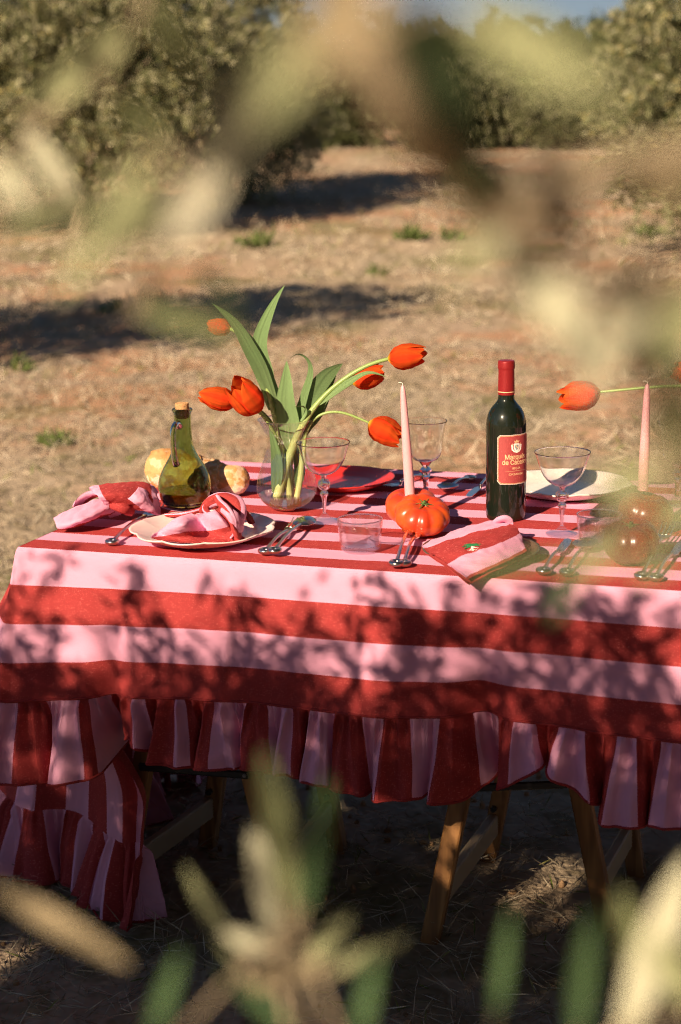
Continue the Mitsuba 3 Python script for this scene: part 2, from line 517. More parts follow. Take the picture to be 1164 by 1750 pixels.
# two olive trees filling the upper left
b = on_ground(-2.55, 17.5)
tree('olive_tree', 'broad olive tree at upper left, shading the orange soil', b,
     [(b + [0.0, 0, 1.60], (1.45, 1.25, 1.05)), (b + [-0.9, 0.2, 1.40], (1.1, 1.0, 0.95)), (b + [0.6, -0.2, 2.05], (0.85, 0.9, 0.8)), (b + [-0.35, 0, 2.25], (0.9, 0.9, 0.75)), (b + [0.5, -0.3, 1.0], (0.9, 0.7, 0.55))],
     1750, 34, 0.09, 0.022, 11, r0=0.13, palette=(0.18, 0.28, 0.28, 0.20, 0.06), twig=0.40)
b = on_ground(-1.05, 20.5)
tree('olive_tree', 'slimmer pale olive tree just right of the broad one at upper left', b,
     [(b + [0.0, 0, 1.5], (0.85, 0.85, 1.0)), (b + [0.1, 0, 2.3], (0.6, 0.6, 0.9)), (b + [-0.45, 0, 1.7], (0.7, 0.7, 0.9)), (b + [0.38, 0, 1.0], (0.55, 0.55, 0.65)), (b + [-0.1, -0.2, 0.7], (0.75, 0.65, 0.6))],
     1050, 32, 0.09, 0.023, 12, palette=(0.14, 0.28, 0.30, 0.22, 0.06), r0=0.09, twig=0.36)
b = on_ground(0.05, 31.0)
tree('dark_tree', 'small dark round tree at the far end of the clearing, left of centre', b,
     [(b + [0.0, 0, 0.75], (0.62, 0.6, 0.7)), (b + [-0.35, 0, 0.55], (0.5, 0.5, 0.5)), (b + [0.3, 0, 0.5], (0.45, 0.5, 0.5))],
     700, 26, 0.12, 0.04, 13, palette=(0.6, 0.3, 0.08, 0.02, 0.0), tint=0.7)
# sunlit tree at the right edge
b = on_ground(3.05, 14.6)
tree('olive_tree', 'sunlit olive tree cut by the right edge of the photo', b,
     [(b + [0.0, 0, 1.5], (0.85, 0.85, 0.95)), (b + [0.1, 0, 2.3], (0.7, 0.7, 0.9)), (b + [-0.1, -0.2, 0.9], (0.7, 0.7, 0.55)), (b + [0.8, 0, 1.6], (0.9, 0.9, 0.9))],
     1700, 32, 0.08, 0.021, 14, palette=(0.2, 0.3, 0.26, 0.16, 0.08), r0=0.1)
# the row of grey olives closing the clearing on the right
for i, (x, y, h, w, lab) in enumerate([(2.15, 29.5, 1.25, 0.9, 'grey green olive tree in the far row, leftmost of that row'), (4.0, 29.0, 1.15, 0.95, 'grey olive tree with bare lower twigs, middle of the far row'),
                                       (6.1, 30.5, 1.4, 1.1, 'grey olive tree in the far row, beside the sunlit tree at right')]):
    b = on_ground(x, y)
    tree('olive_tree', lab, b, [(b + [0, 0, h * 0.58], (w, w * 0.9, h * 0.45)), (b + [-0.5 * w, 0, h * 0.45], (w * 0.6, w * 0.6, h * 0.36)), (b + [0.5 * w, 0, h * 0.5], (w * 0.6, w * 0.6, h * 0.4)), (b + [0.1, 0, h * 0.8], (w * 0.5, w * 0.5, h * 0.28))],
         900, 28, 0.11, 0.032, 20 + i, group='olive trees of the far row', palette=(0.26, 0.34, 0.26, 0.12, 0.02), tint=0.75)

# trees outside the frame whose shadows cross the clearing
b = on_ground(-3.6, 8.0)
tree('olive_tree', 'olive tree left of the clearing that throws the long shadow behind the flowers', b,
     [(b + [0.0, 0.0, 2.6], (1.5, 0.9, 0.5)), (b + [-0.9, -0.4, 2.5], (1.2, 0.8, 0.45)), (b + [0.9, 0.55, 2.65], (0.9, 0.45, 0.30))],
     800, 24, 0.09, 0.026, 31, r0=0.1)

for i, (x, y, lab) in enumerate([(1.9, -1.2, 'tall olive tree behind the camera, to the right'), (3.4, 1.3, 'tall olive tree right of the camera, outside the frame'), (1.2, -4.2, 'tall olive tree farther behind the camera'), (2.75, 3.1, 'olive tree beyond the right end of the table, outside the frame')]):
    b = on_ground(x, y)
    tree('olive_tree', lab, b, [(b + [0, 0, 1.5], (0.95, 1.0, 1.1)), (b + [0.5, 0.2, 2.2], (1.0, 1.0, 0.9))] if i == 3 else ([(np.array([0.9, 1.2, 3.75]), (1.7, 2.0, 0.55)), (np.array([0.3, 0.2, 3.9]), (1.3, 1.5, 0.5)), (np.array([1.1, 3.3, 3.8]), (1.8, 1.7, 0.55))] if i == 1 else []) + [(b + [0, 0, 2.4], (1.55, 1.5, 1.5)), (b + [0.6, -0.5, 1.6], (1.2, 1.2, 1.1)), (b + [0.1, -0.4, 3.4], (1.3, 1.3, 0.9))], 3600 if i == 1 else 1500, 26, 0.10, 0.030, 40 + i, group='olive grove behind the camera', r0=0.13,
         keep=lambda p: (p[:, 2] > 3.15) | (p[:, 0] > 0.42 + 0.24 * np.maximum(p[:, 1], 0) + 0.25 * meshkit.noise(p * 2, 4)))

# wooded hillside: a far mass
rng = np.random.default_rng(5)
VV, FF, CC, o = [], [], [], 0
nt = 430
tx, ty = rng.uniform(-40, 48, nt), 47 + 62 * rng.uniform(0, 1, nt) ** 0.8
tx = tx * (0.45 + ty / 190)
for x, y in zip(tx, ty):
    s = rng.uniform(1.1, 2.1)
    z = float(hill_z(np.array(x), np.array(y)))
    ell = [(np.array([x, y, z + s * 0.75]), (s * rng.uniform(0.8, 1.15), s * 0.9, s * 0.75)), (np.array([x + rng.normal() * 0.5 * s, y - 0.2 * s, z + s * rng.uniform(0.5, 1.2)]), (s * 0.6, s * 0.6, s * 0.5))]
    v, f, c = crown(ell, 60, 9, 0.30, 0.15, rng, (0.45, 0.36, 0.12, 0.03, 0.04), 0.5, tint=rng.uniform(0.28, 0.62) * np.array([0.92, 1.04, 0.85]))
    VV.append(v); FF.append(f + o); CC.append(c); o += len(v)
obj('forest', (np.vstack(VV), np.vstack(FF)), 'foliage', smooth=False, color=np.vstack(CC), kind='stuff', label='dark wooded hillside rising behind the clearing')

# dry grass and litter on the soil (nobody could count it)
rng = np.random.default_rng(7)


def blades(n, ylo, yhi, half, L, W, flat, cols, rng, clump=0.0):
    y = ylo + (yhi - ylo) * rng.uniform(0, 1, n)
    x = rng.uniform(-1, 1, n) * (half + 0.235 * y)
    if clump:
        w = meshkit.fbm(np.stack([x * 1.3, y * 1.3, 0 * x], -1), 3, 21)
        k = w > rng.uniform(0.25, 0.25 + clump, n)
        x, y = x[k], y[k]
        n = len(x)
    p = np.stack([x, y, ground_z(x, y) - 0.004], -1)
    a = rng.uniform(0, 2 * np.pi, n)
    el = np.abs(rng.normal(0, flat, n))
    d = np.stack([np.cos(a) * np.cos(el), np.sin(a) * np.cos(el), np.sin(el)], -1)
    p[:, 2] += rng.uniform(0, 0.02, n)
    col = cols[rng.choice(len(cols), n)] * rng.uniform(0.7, 1.25, (n, 1))
    return leaf_cards(p, d, L, W, rng, col, 0.1)


STRAW = np.array([(0.43, 0.365, 0.28), (0.36, 0.285, 0.21), (0.50, 0.435, 0.345), (0.23, 0.18, 0.13), (0.34, 0.29, 0.22)])
GRASS = np.array([(0.12, 0.16, 0.04), (0.17, 0.19, 0.06), (0.22, 0.21, 0.08)])
parts = [blades(26000, 2.2, 6.0, 0.6, 0.07, 0.0022, 0.35, STRAW, rng, 0.4), blades(34000, 5.5, 13, 0.8, 0.10, 0.006, 0.5, STRAW, rng, 0.45), blades(30000, 12, 32, 1.0, 0.14, 0.013, 0.5, STRAW, rng, 0.45)]
v = np.vstack([p[0] for p in parts]); o = np.cumsum([0] + [len(p[0]) for p in parts[:-1]])
obj('dry_grass', (v, np.vstack([p[1] + k for p, k in zip(parts, o)])), 'straw', smooth=False, color=np.vstack([p[2] for p in parts]), kind='stuff', label='dry straw and leaf litter scattered over the orange soil')
parts = [blades(3000, 2.4, 6.0, 0.6, 0.04, 0.003, 0.6, GRASS, rng, 0.5), blades(4200, 6, 14, 0.8, 0.06, 0.008, 0.7, GRASS, rng, 0.7), blades(4500, 14, 32, 1.0, 0.09, 0.016, 0.7, GRASS, rng, 0.7)]
v = np.vstack([p[0] for p in parts]); o = np.cumsum([0] + [len(p[0]) for p in parts[:-1]])
obj('grass', (v, np.vstack([p[1] + k for p, k in zip(parts, o)])), 'straw', smooth=False, color=np.vstack([p[2] for p in parts]), kind='stuff', label='thin green grass between the straw')

# stones in the soil under the table
vs, fs, cs, o = [], [], [], 0
ico = trimesh.creation.icosphere(subdivisions=1)
for i in range(420):
    y = rng.uniform(2.4, 5.5); x = rng.uniform(-1, 1) * (0.3 + 0.22 * y); r = rng.uniform(0.003, 0.011)
    v = ico.vertices * r * rng.uniform(0.6, 1.3, 3) * (1 + 0.25 * (meshkit.noise(ico.vertices * 1.7 + i, 3) - 0.5))[:, None]
    vs.append(v + [x, y, float(ground_z(x, y)) + r * 0.3]); fs.append(ico.faces + o); o += len(v)
    cs.append(np.tile(np.array([0.30, 0.19, 0.11]) * rng.uniform(0.6, 1.5), (len(v), 1)))
obj('pebbles', (np.vstack(vs), np.vstack(fs)), 'straw', smooth=True, color=np.vstack(cs), kind='stuff', label='small clods and pebbles on the soil under the table')

# green weeds one can tell apart
for i, (px, py, Y, s, lab) in enumerate([(95, 765, 7.8, 0.13, 'leafy green weed in the soil left of the carafe'), (195, 528, 12.2, 0.16, 'green weed at the near edge of the long shadow, upper left'),
                                         (648, 470, 14.0, 0.14, 'small green weed in the clearing above the tulips'), (35, 605, 10.0, 0.14, 'green weed at the left edge below the long shadow'),
                                         (1108, 385, 16.5, 0.2, 'green weed far off at right, below the olive row'), (440, 402, 16.2, 0.28, 'grassy green tuft at the left end of the far shadow'), (700, 398, 16.6, 0.24, 'grassy tuft inside the far shadow'),
                                         (775, 400, 16.6, 0.22, 'grassy tuft at the right end of the far shadow'), (60, 905, 5.9, 0.07, 'tiny green weed beside the hanging napkin')]):
    p = at_y(px, py, Y); p = on_ground(p[0], p[1] if False else Y)
    rg = np.random.default_rng(50 + i)
    n = 70
    a, e = rg.uniform(0, 2 * np.pi, n), rg.uniform(0.15, 1.3, n)
    d = np.stack([np.cos(a) * np.cos(e), np.sin(a) * np.cos(e), np.sin(e)], -1)
    v, f, c = leaf_cards(p + rg.normal(size=(n, 3)) * [s * 0.22, s * 0.2, 0.003], d, s * rg.uniform(0.35, 0.85, n), s * 0.16, rg, np.array([(0.135, 0.175, 0.06)]) * rg.uniform(0.7, 1.4, (n, 1)))
    k = obj('weed', (v, f), 'foliage', smooth=False, color=c)
    tag(k, lab, 'weed')

# ------------------------------------------------------------------ the table: trestles, top, cloth
TZ = 0.75
STR = 0.0588                                                   # stripe width
FD, PD = np.array([0.9499, -0.3124, 0]), np.array([0.3124, 0.9499, 0])
FL = np.array([-0.579, 3.0385, TZ])
LD = np.array([math.sin(math.radians(21.5)), math.cos(math.radians(21.5)), 0])
DEPTH, LEN = 0.806, 1.9
NST = DEPTH / STR


def top_pt(a, b):
    """Cloth top: a metres along the front edge, b metres in from it."""
    a, b = np.asarray(a, float), np.asarray(b, float)
    left = LD[None] * (b / np.dot(LD, PD))[..., None]
    skew = left - PD * b[..., None]
    return FL + FD * a[..., None] + PD * b[..., None] + skew * np.clip(1 - a / LEN, 0, 1)[..., None]


tb = thing('trestle_table_top', 'plank table top hidden under the striped cloth', 'table')
for i in range(5):
    b0, b1 = 0.004 + i * 0.16, 0.004 + i * 0.16 + 0.156
    cs_ = top_pt(np.array([0.012, LEN - 0.012, LEN - 0.012, 0.012]), np.array([b0, b0, b1, b1]))
    pts = np.vstack([cs_ - [0, 0, 0.003], cs_ - [0, 0, 0.026]])
    obj('plank', m3_hull(pts), 'wood', tb, smooth=False)


def trestle(feet, lab, bracket):
    t = thing('folding_trestle', lab, 'trestle')
    (a0, b0), (a1, b1) = feet                                  # front pair, rear pair
    apex = []
    for k, (p, q) in enumerate(((a0, b0), (a1, b1))):
        ap = (p + q) / 2; ap = np.array([ap[0], ap[1], 0.715])
        apex.append(ap)
        for side, ft in ((-1, p), (1, q)):
            top = ap + (ft - ap) * 0.03
            obj('leg', box(ft - [0, 0, 0.01], top + FD * 0.022 * side, 0.034, 0.034, PD), 'wood', t, smooth=False)
    obj('top_rail', box(apex[0] - PD * 0.06 - [0, 0, 0.022], apex[1] + PD * 0.06 - [0, 0, 0.022], 0.05, 0.04), 'wood', t, smooth=False)
    for p, q in ((a0, a1), (b0, b1)):
        u = (q - p); u[2] = 0
        z = 0.085
        ap = apex[0]
        k = 1 - z / 0.715
        P = ap + (p - ap) * k; Q = apex[1] + (q - apex[1]) * k
        s = obj('stretcher', box(P + unit(u) * 0.018, Q - unit(u) * 0.018, 0.02, 0.045), 'board', t, smooth=False)
        obj('bolt', moved(trimesh.creation.cylinder(0.006, 0.012, sections=14), Q - PD * 0.022 + [0, 0, 0.035], basis(PD)), 'black_metal', t)
    for ap, p, q in ((apex[0], a0, b0),):
        z = 0.30
        k = 1 - z / 0.715
        P, Q = ap + (p - ap) * k, ap + (q - ap) * k
        br = obj('spreader', box(P - PD * 0.021 + FD * -0.01, Q - PD * 0.021 + FD * 0.012, 0.006, 0.016), 'black_metal', t, smooth=False)
        obj('rivet', moved(trimesh.creation.cylinder(0.0035, 0.006, sections=12), Q - PD * 0.0255 + FD * 0.004, basis(PD)), 'steel', br)
    return t


def ft(px, py):
    return at(px, py, 0.0)


trestle(((ft(735, 1603), ft(1040, 1585)), (at(833, 1390, 0.1) * [1, 1, 0] - PD * 0.0, at(1092, 1412, 0.1) * [1, 1, 0])), 'orange brown folding wooden trestle under the right half of the table', True)
trestle(((ft(205, 1548), at(490, 1500, 0.09) * [1, 1, 0]), (at(352, 1362, 0.1) * [1, 1, 0], at(578, 1372, 0.1) * [1, 1, 0])), 'folding wooden trestle in the shade under the left end of the table', True)

cl = thing('tablecloth', 'pink and red striped tablecloth with a ruffled hem draped over the table', 'tablecloth')
# top sheet
na, nb = 220, 90
A, B = np.meshgrid(np.linspace(0, LEN, na), np.linspace(0, DEPTH, nb), indexing='ij')
P = top_pt(A, B)
wr = (meshkit.fbm(np.stack([A * 9, B * 22, 0 * A], -1), 4, 4) - 0.5) * 0.004 + (meshkit.fbm(np.stack([A * 2.2, B * 5, 0 * A], -1), 2, 9) - 0.5) * 0.003
edge = np.clip(np.minimum(np.minimum(A, LEN - A), np.minimum(B, DEPTH - B)) / 0.02, 0, 1)
P[..., 2] += wr * edge - 0.0006 * (1 - edge)
for ca_, ax_, am_ in ((0.42, 0, .0016), (0.95, 0, -.0014), (0.40, 1, .0012)):
    X_ = A if ax_ == 0 else B
    wb = 0.01 * meshkit.noise(np.stack([(B if ax_ == 0 else A) * 3, 0 * A, 0 * A], -1), 3)
    P[..., 2] += am_ * np.exp(-((X_ - ca_ - wb) / 0.006) ** 2) * edge
wav = (meshkit.fbm(np.stack([A * 3.5, B * 6 + 3, 0 * A], -1), 3, 14) - 0.5) * 0.16   # hand-laid stripes wander a little
obj('cloth_top', (P.reshape(-1, 3), grid_faces(na, nb)), 'cloth', cl, smooth=True, uv=np.stack([(B / STR + wav * edge), A], -1).reshape(-1, 2))

# front drop: a along the edge (negative: round the corner), d down the cloth
NF = -PD                                                       # outward
NL = np.array([-LD[1], LD[0], 0])


def edge_curve(a):
    """Top edge and outward direction of the front drop; left of the corner it turns back along the side."""
    a = np.asarray(a, float)
    neg = np.clip(-a, 0, None)
    th = np.clip(neg / 0.10, 0, 1) * math.radians(80)
    p = FL + FD * np.clip(a, 0, None)[..., None] + LD * (np.clip(neg - 0.02, 0, None))[..., None]
    n = np.cos(th)[..., None] * NF + np.sin(th)[..., None] * NL
    return p, n


def ground_px(p):
    q = p - EYE
    z = q @ FWD
    u, v = FPX * q[..., 0] / z, FPX * (q @ DOWN0) / z
    return 582 + _cr * u - _sr * v, 875 + _sr * u + _cr * v


A1 = np.r_[np.linspace(-0.30, 0, 40)[:-1], np.linspace(0, LEN, 420)]
nd = 40
D1 = np.linspace(0, 1, nd)
AA, DD = np.meshgrid(A1, D1, indexing='ij')
near = np.clip(1 - np.clip(AA, 0, None) / 0.42, 0, 1) ** 1.5
stretch = 1 + 0.115 * near
dl = 4.3 * STR * stretch * DD
e, n_ = edge_curve(AA)
r = 0.007
out = r * (1 - np.exp(-dl / r)) + dl * (0.03 + 0.14 * near + 0.26 * np.clip(-AA / 0.07, 0, 1))
low = (meshkit.fbm(np.stack([AA * 3.3, 0 * AA, 0 * AA], -1), 3, 33) - 0.5)
out = out + low * 0.07 * DD ** 1.3 + (meshkit.fbm(np.stack([AA * 9, dl * 14, 0 * AA], -1), 4, 35) - 0.5) * 0.016 * DD + 0.0022 * np.exp(-((AA - 0.42 + 0.03 * DD) / 0.006) ** 2) * DD ** 0.5 - 0.0020 * np.exp(-((AA - 0.95 - 0.02 * DD) / 0.006) ** 2) * DD ** 0.5 + 0.0016 * np.exp(-((dl - 0.135 - 0.01 * low) / 0.004) ** 2)
FOLD = [(0.175, 0.030, 0.035), (0.845, 0.035, 0.045)]          # valleys in the hanging cloth: place, width, depth
for a0, w, dp in FOLD:
    out = out - dp * DD ** 2 * np.exp(-((AA - a0) / w) ** 2)
drop = np.sqrt(np.clip(dl ** 2 - np.clip(out - r, 0, None) ** 2, 0, None)) - r * 0.5 * (1 - np.exp(-dl / r))
PF = e + n_ * out[..., None] - np.stack([0 * drop, 0 * drop, drop], -1)
obj('front_drop', (PF.reshape(-1, 3), grid_faces(len(A1), nd)), 'cloth', cl, smooth=True, uv=np.stack([-4 * DD, AA], -1).reshape(-1, 2))


def hem_bead(p, name, parent):
    return tube(p, 0.0022, 6)


# ruffle of the front drop
RB = [0, 30, 78, 137, 150, 190, 226, 247, 300, 314, 365, 422, 455, 500, 530, 572, 620, 655, 700, 752, 808, 850, 878, 915, 955, 1000, 1055, 1088, 1130, 1175, 1230, 1275, 1330, 1390, 1440]
A2 = np.r_[np.linspace(-0.30, 0, 90)[:-1], np.linspace(0, LEN, 1150)]
seam = np.stack([np.interp(A2, A1, PF[:, -1, k]) for k in range(3)], -1)
sn = np.stack([np.interp(A2, A1, n_[:, -1, k]) for k in range(3)], -1)
st = unit(np.gradient(seam, axis=0))
sx, _ = ground_px(seam)
order = np.argsort(sx[A2 >= -0.03])
idx = np.interp(sx, RB, np.arange(1, len(RB) + 1), left=np.nan, right=np.nan)
lo = np.isnan(idx) & (A2 < 0.3)
idx[lo] = 1 - (np.interp(0, sx[A2 >= -0.03][order], A2[A2 >= -0.03][order]) - A2[lo]) / 0.042
hi = np.isnan(idx)
ahi = np.interp(RB[-1], sx[A2 >= -0.03][order], A2[A2 >= -0.03][order])
idx[hi] = len(RB) + (A2[hi] - ahi) / 0.042


def ruffle(A2, seam, sn, st, idx, H, seed, amp=0.020, lift=(), nh=26, name='ruffle', gather=1.0, sag=None):
    h = np.linspace(0, 1, nh)
    ph = 2 * np.pi * np.cumsum(np.r_[0, np.diff(A2)] / (0.046 + 0.055 * meshkit.noise(np.stack([A2 * 7, 0 * A2, 0 * A2], -1), seed)))
    ph2 = 2 * np.pi * np.cumsum(np.r_[0, np.diff(A2)] / (0.016 + 0.018 * meshkit.noise(np.stack([A2 * 30, 0 * A2, 0 * A2], -1), seed + 1)))
    am = amp * (0.65 + 1.1 * meshkit.noise(np.stack([A2 * 5, 0 * A2 + 3, 0 * A2], -1), seed + 2))
    hh = h[None]
    w = (np.sin(ph) + 0.45 * np.sin(2 * ph + 1.3) + 0.25 * np.sin(3.3 * ph + 0.4))[:, None]
    nrm = am[:, None] * w * hh ** 0.75 + (0.0125 * (0.4 + 1.2 * meshkit.noise(np.stack([A2 * 18, 0 * A2, 0 * A2 + 2], -1), seed + 6)) * (1 - 1.7 * np.abs(np.sin(ph2 / 2)) ** 0.7))[:, None] * np.exp(-hh * 1.8) * np.minimum(1, hh * 9 + 0.12)
    ph3 = ph2 * 1.9 + 3 * meshkit.noise(np.stack([A2 * 40, 0 * A2, 0 * A2], -1), seed + 8)
    nrm = nrm + 0.0042 * np.sin(ph3)[:, None] * np.exp(-hh * 3.2) * np.minimum(1, hh * 12 + .1)
    nrm = nrm + 0.012 * hh + (meshkit.fbm(np.stack([np.broadcast_to(A2[:, None] * 28, nrm.shape), hh * 3 + 0 * nrm, 0 * nrm], -1), 3, seed + 4) - 0.5) * 0.014 * hh
    lat = 0.012 * (meshkit.noise(np.stack([np.broadcast_to(A2[:, None] * 9, (len(A2), nh)), np.broadcast_to(hh * 2.2, (len(A2), nh)), np.zeros((len(A2), nh))], -1), seed + 9) - 0.5) * hh - 0.5 * am[:, None] * np.cos(ph)[:, None] * hh
    ln = H * (0.93 + 0.16 * meshkit.noise(np.stack([A2 * 9, 0 * A2, 0 * A2 + 9], -1), seed + 3))
    dn = ln[:, None] * hh
    for a0, wd, dp, cut in lift:
        g = np.exp(-((A2 - a0) / wd) ** 2)[:, None]
        nrm = nrm - dp * g * hh
        dn = dn * (1 - cut * g)
    dn = dn - 0.5 * np.abs(nrm) * hh * 0.4
    P = seam[:, None] + sn[:, None] * nrm[..., None] + st[:, None] * lat[..., None] - np.stack([0 * dn, 0 * dn, dn], -1)
    uv = np.stack([np.broadcast_to(idx[:, None], dn.shape), np.broadcast_to(hh * np.mean(H), dn.shape)], -1)
    k = obj(name, (P.reshape(-1, 3), grid_faces(len(A2), nh)), 'cloth', cl, smooth=True, uv=uv.reshape(-1, 2))
    hem = tube(P[::3, -1], 0.0024, 6)
    obj('hem', hem, 'cloth', k, smooth=True, uv=np.full((len(hem.vertices), 2), (0.5, 0.1)))
    return P


RH = np.interp(np.where(A2 < -0.03, -1, sx), [-1, 100, 190, 215, 250, 300, 360, 420, 500, 570, 640, 700, 800, 850, 905, 935, 965, 1010, 1060, 1120, 1164],
               np.array([142, 148, 128, 72, 100, 114, 118, 124, 118, 130, 142, 138, 152, 138, 74, 58, 78, 118, 154, 146, 140]) / 1010)
ruffle(A2, seam, sn, st, idx, RH, 61, 0.022, lift=((0.175, 0.028, 0.10, 0.0), (0.845, 0.035, 0.06, 0.0)))
# stitched seam: a cord where body and ruffle meet
sb = tube(seam[::4] + sn[::4] * 0.001 + np.array([0, 0, 0.002]), 0.0022, 6)
obj('seam', sb, 'cloth', cl, smooth=True, uv=np.full((len(sb.vertices), 2), (0.5, 0.1)))

# left side drop: longer, its stripes hang straight down
nb2 = 220
B1 = np.linspace(0.02, DEPTH + 0.02, nb2)
nd2 = 50
BB, D2 = np.meshgrid(B1, np.linspace(0, 1, nd2), indexing='ij')
LSIDE = 0.605
dl = LSIDE * D2
wv = np.sin(2 * np.pi * BB / 0.30 + 0.9) + 0.5 * np.sin(2 * np.pi * BB / 0.17 + 2.2)
out = r * (1 - np.exp(-dl / r)) + 0.02 * dl + 0.20 * D2 * np.clip((BB - 0.10) / 0.12, 0, 1) * np.clip((0.62 - BB) / 0.3, 0.25, 1) + 0.045 * wv * D2 ** 1.4 + (meshkit.fbm(np.stack([BB * 8, D2 * 3, 0 * BB], -1), 3, 44) - 0.5) * 0.03 * D2
PS = FL + LD * (BB / np.dot(LD, PD))[..., None] + NL * out[..., None] + LD * (-0.03 * D2 * np.cos(2 * np.pi * BB / 0.30 + 0.9))[..., None] - np.stack([0 * dl, 0 * dl, dl * 0.985], -1)
wrapv = np.clip(1 - (BB - 0.02) / 0.16, 0, 1)                       # the near corner swings round under the front ruffle
rmp = np.clip((D2 - 0.25) / 0.6, 0, 1); rmp = rmp * rmp * (3 - 2 * rmp)
PS = PS + FD * (0.25 * wrapv * rmp)[..., None] + PD * ((0.035 * np.sin(wrapv * 9.0) * rmp + 0.02 * wrapv * rmp))[..., None]
obj('side_drop', (PS.reshape(-1, 3), grid_faces(nb2, nd2)), 'cloth', cl, smooth=True, uv=np.stack([BB / STR - 0.25 * wrapv / STR + 8, dl], -1).reshape(-1, 2))
Bf = np.linspace(B1[0], B1[-1], 620)
seam2 = np.stack([np.interp(Bf, B1, PS[:, -1, k]) for k in range(3)], -1)
t2 = unit(np.gradient(seam2, axis=0))
n2 = unit(np.cross(t2, [0, 0, 1.0])); n2 *= np.sign(np.median(n2 @ NL))
arc2 = np.r_[0, np.cumsum(np.linalg.norm(np.diff(seam2, axis=0), axis=1))]
ruffle(arc2, seam2, n2, t2, arc2 / 0.048 + 0.4, 0.155, 71, 0.040, name='ruffle')
# back drop and right drop
for (p0, d_, no, L_, nm, sd) in ((top_pt(np.array(0.0), np.array(DEPTH)), None, PD, LEN, 'back_drop', 81), (top_pt(np.array(LEN), np.array(0.0)), PD, FD, DEPTH, 'end_drop', 91)):
    d_ = unit(top_pt(np.array(LEN), np.array(DEPTH)) - p0) if d_ is None else d_
    aa = np.linspace(0, L_, 120)
    X, D3 = np.meshgrid(aa, np.linspace(0, 1, 24), indexing='ij')
    LL = 4 * STR
    dl = LL * D3
    out = r * (1 - np.exp(-dl / r)) + 0.06 * dl + (meshkit.fbm(np.stack([X * 5, D3 * 2, 0 * X], -1), 3, sd) - 0.5) * 0.05 * D3
    PB = p0 + d_ * X[..., None] + no * out[..., None] - np.stack([0 * dl, 0 * dl, dl * 0.99 - 0.0012], -1)
    obj(nm, (PB.reshape(-1, 3), grid_faces(120, 24)), 'cloth', cl, smooth=True, uv=np.stack([(NST + dl / STR) if nm == 'back_drop' else X / STR, X], -1).reshape(-1, 2))
    af = np.linspace(0, L_, 500)
    s3 = np.stack([np.interp(af, aa, PB[:, -1, k]) for k in range(3)], -1)
    ruffle(af, s3, np.tile(no, (500, 1)), np.tile(d_, (500, 1)), af / 0.042, 0.128, sd + 2, 0.02, nh=14)

TOP = TZ + 0.0035                                              # things stand on the cloth


def spot(px, py, dz=0.0):
    return at(px, py, TOP + dz)


# ------------------------------------------------------------------ glassware, bottles, vase
def torus(R, r, z, n=64, m=8):
    a, b = np.arange(n) * 2 * np.pi / n, np.arange(m) * 2 * np.pi / m
    A_, B_ = np.meshgrid(a, b, indexing='ij')
    v = np.stack([(R + r * np.cos(B_)) * np.cos(A_), (R + r * np.cos(B_)) * np.sin(A_), z + r * np.sin(B_)], -1).reshape(-1, 3)
    i, j = np.meshgrid(np.arange(n), np.arange(m), indexing='ij')
    q = np.stack([i * m + j, ((i + 1) % n) * m + j, ((i + 1) % n) * m + (j + 1) % m, i * m + (j + 1) % m], -1).reshape(-1, 4)
    return trimesh.Trimesh(v, quads(q), process=False)


def walled(prof, w):
    """A blown wall: the outer profile, a rounded lip and an inner profile w inside it."""
    pr = np.asarray(prof, float)
    d = unit(np.gradient(pr, axis=0))
    nrm = np.stack([d[:, 1], -d[:, 0]], 1)
    inn = pr - nrm * w
    inn = inn[inn[:, 0] > 0.0006]
    lip = pr[-1] - nrm[-1] * w / 2 + d[-1] * w * 0.5
    return lathe(np.vstack([[(0.0001, pr[0, 1])], pr, [lip], inn[::-1], [(0.0001, inn[0, 1])]]), 72)


def coupe(p, label, group=None):
    t = thing('coupe_glass', label, 'glass', group)
    bo = fine([(0.0035, .0885), (.013, .0905), (.0245, .097), (.034, .108), (.0405, .122), (.0455, .138), (.0502, .1505)], 40)
    obj('bowl', moved(walled(bo, .0011), p), 'glass', t, smooth=50)
    ang = np.linspace(0, np.pi, 14)
    knob = [(0.0105 * np.sin(a) + 0.0015, .0705 + .0112 * np.cos(a)) for a in ang]
    knob2 = [(0.0064 * np.sin(a) + 0.0015, .0525 + .0062 * np.cos(a)) for a in ang[:9]]
    prof = [(0.0001, .0895), (.0075, .0893), (.0052, .0855)] + [q for q in knob if q[0] > .0036] + [q for q in knob2 if q[0] > .0036] + [(.0052, .046), (.0036, .034), (.0030, .024), (.0036, .0165)]
    obj('stem', moved(lathe(prof + [(0.0001, .0155)], 36), p), 'glass', t, smooth=30)
    obj('foot', moved(lathe(fine([(0.0001, .0152), (.0042, .0150), (.009, .0095), (.018, .0052), (.0285, .0024), (.0292, .0012), (.0285, .0003), (0.0001, .0006)], 30), 56), p), 'thin_glass', t, smooth=35)
    return t


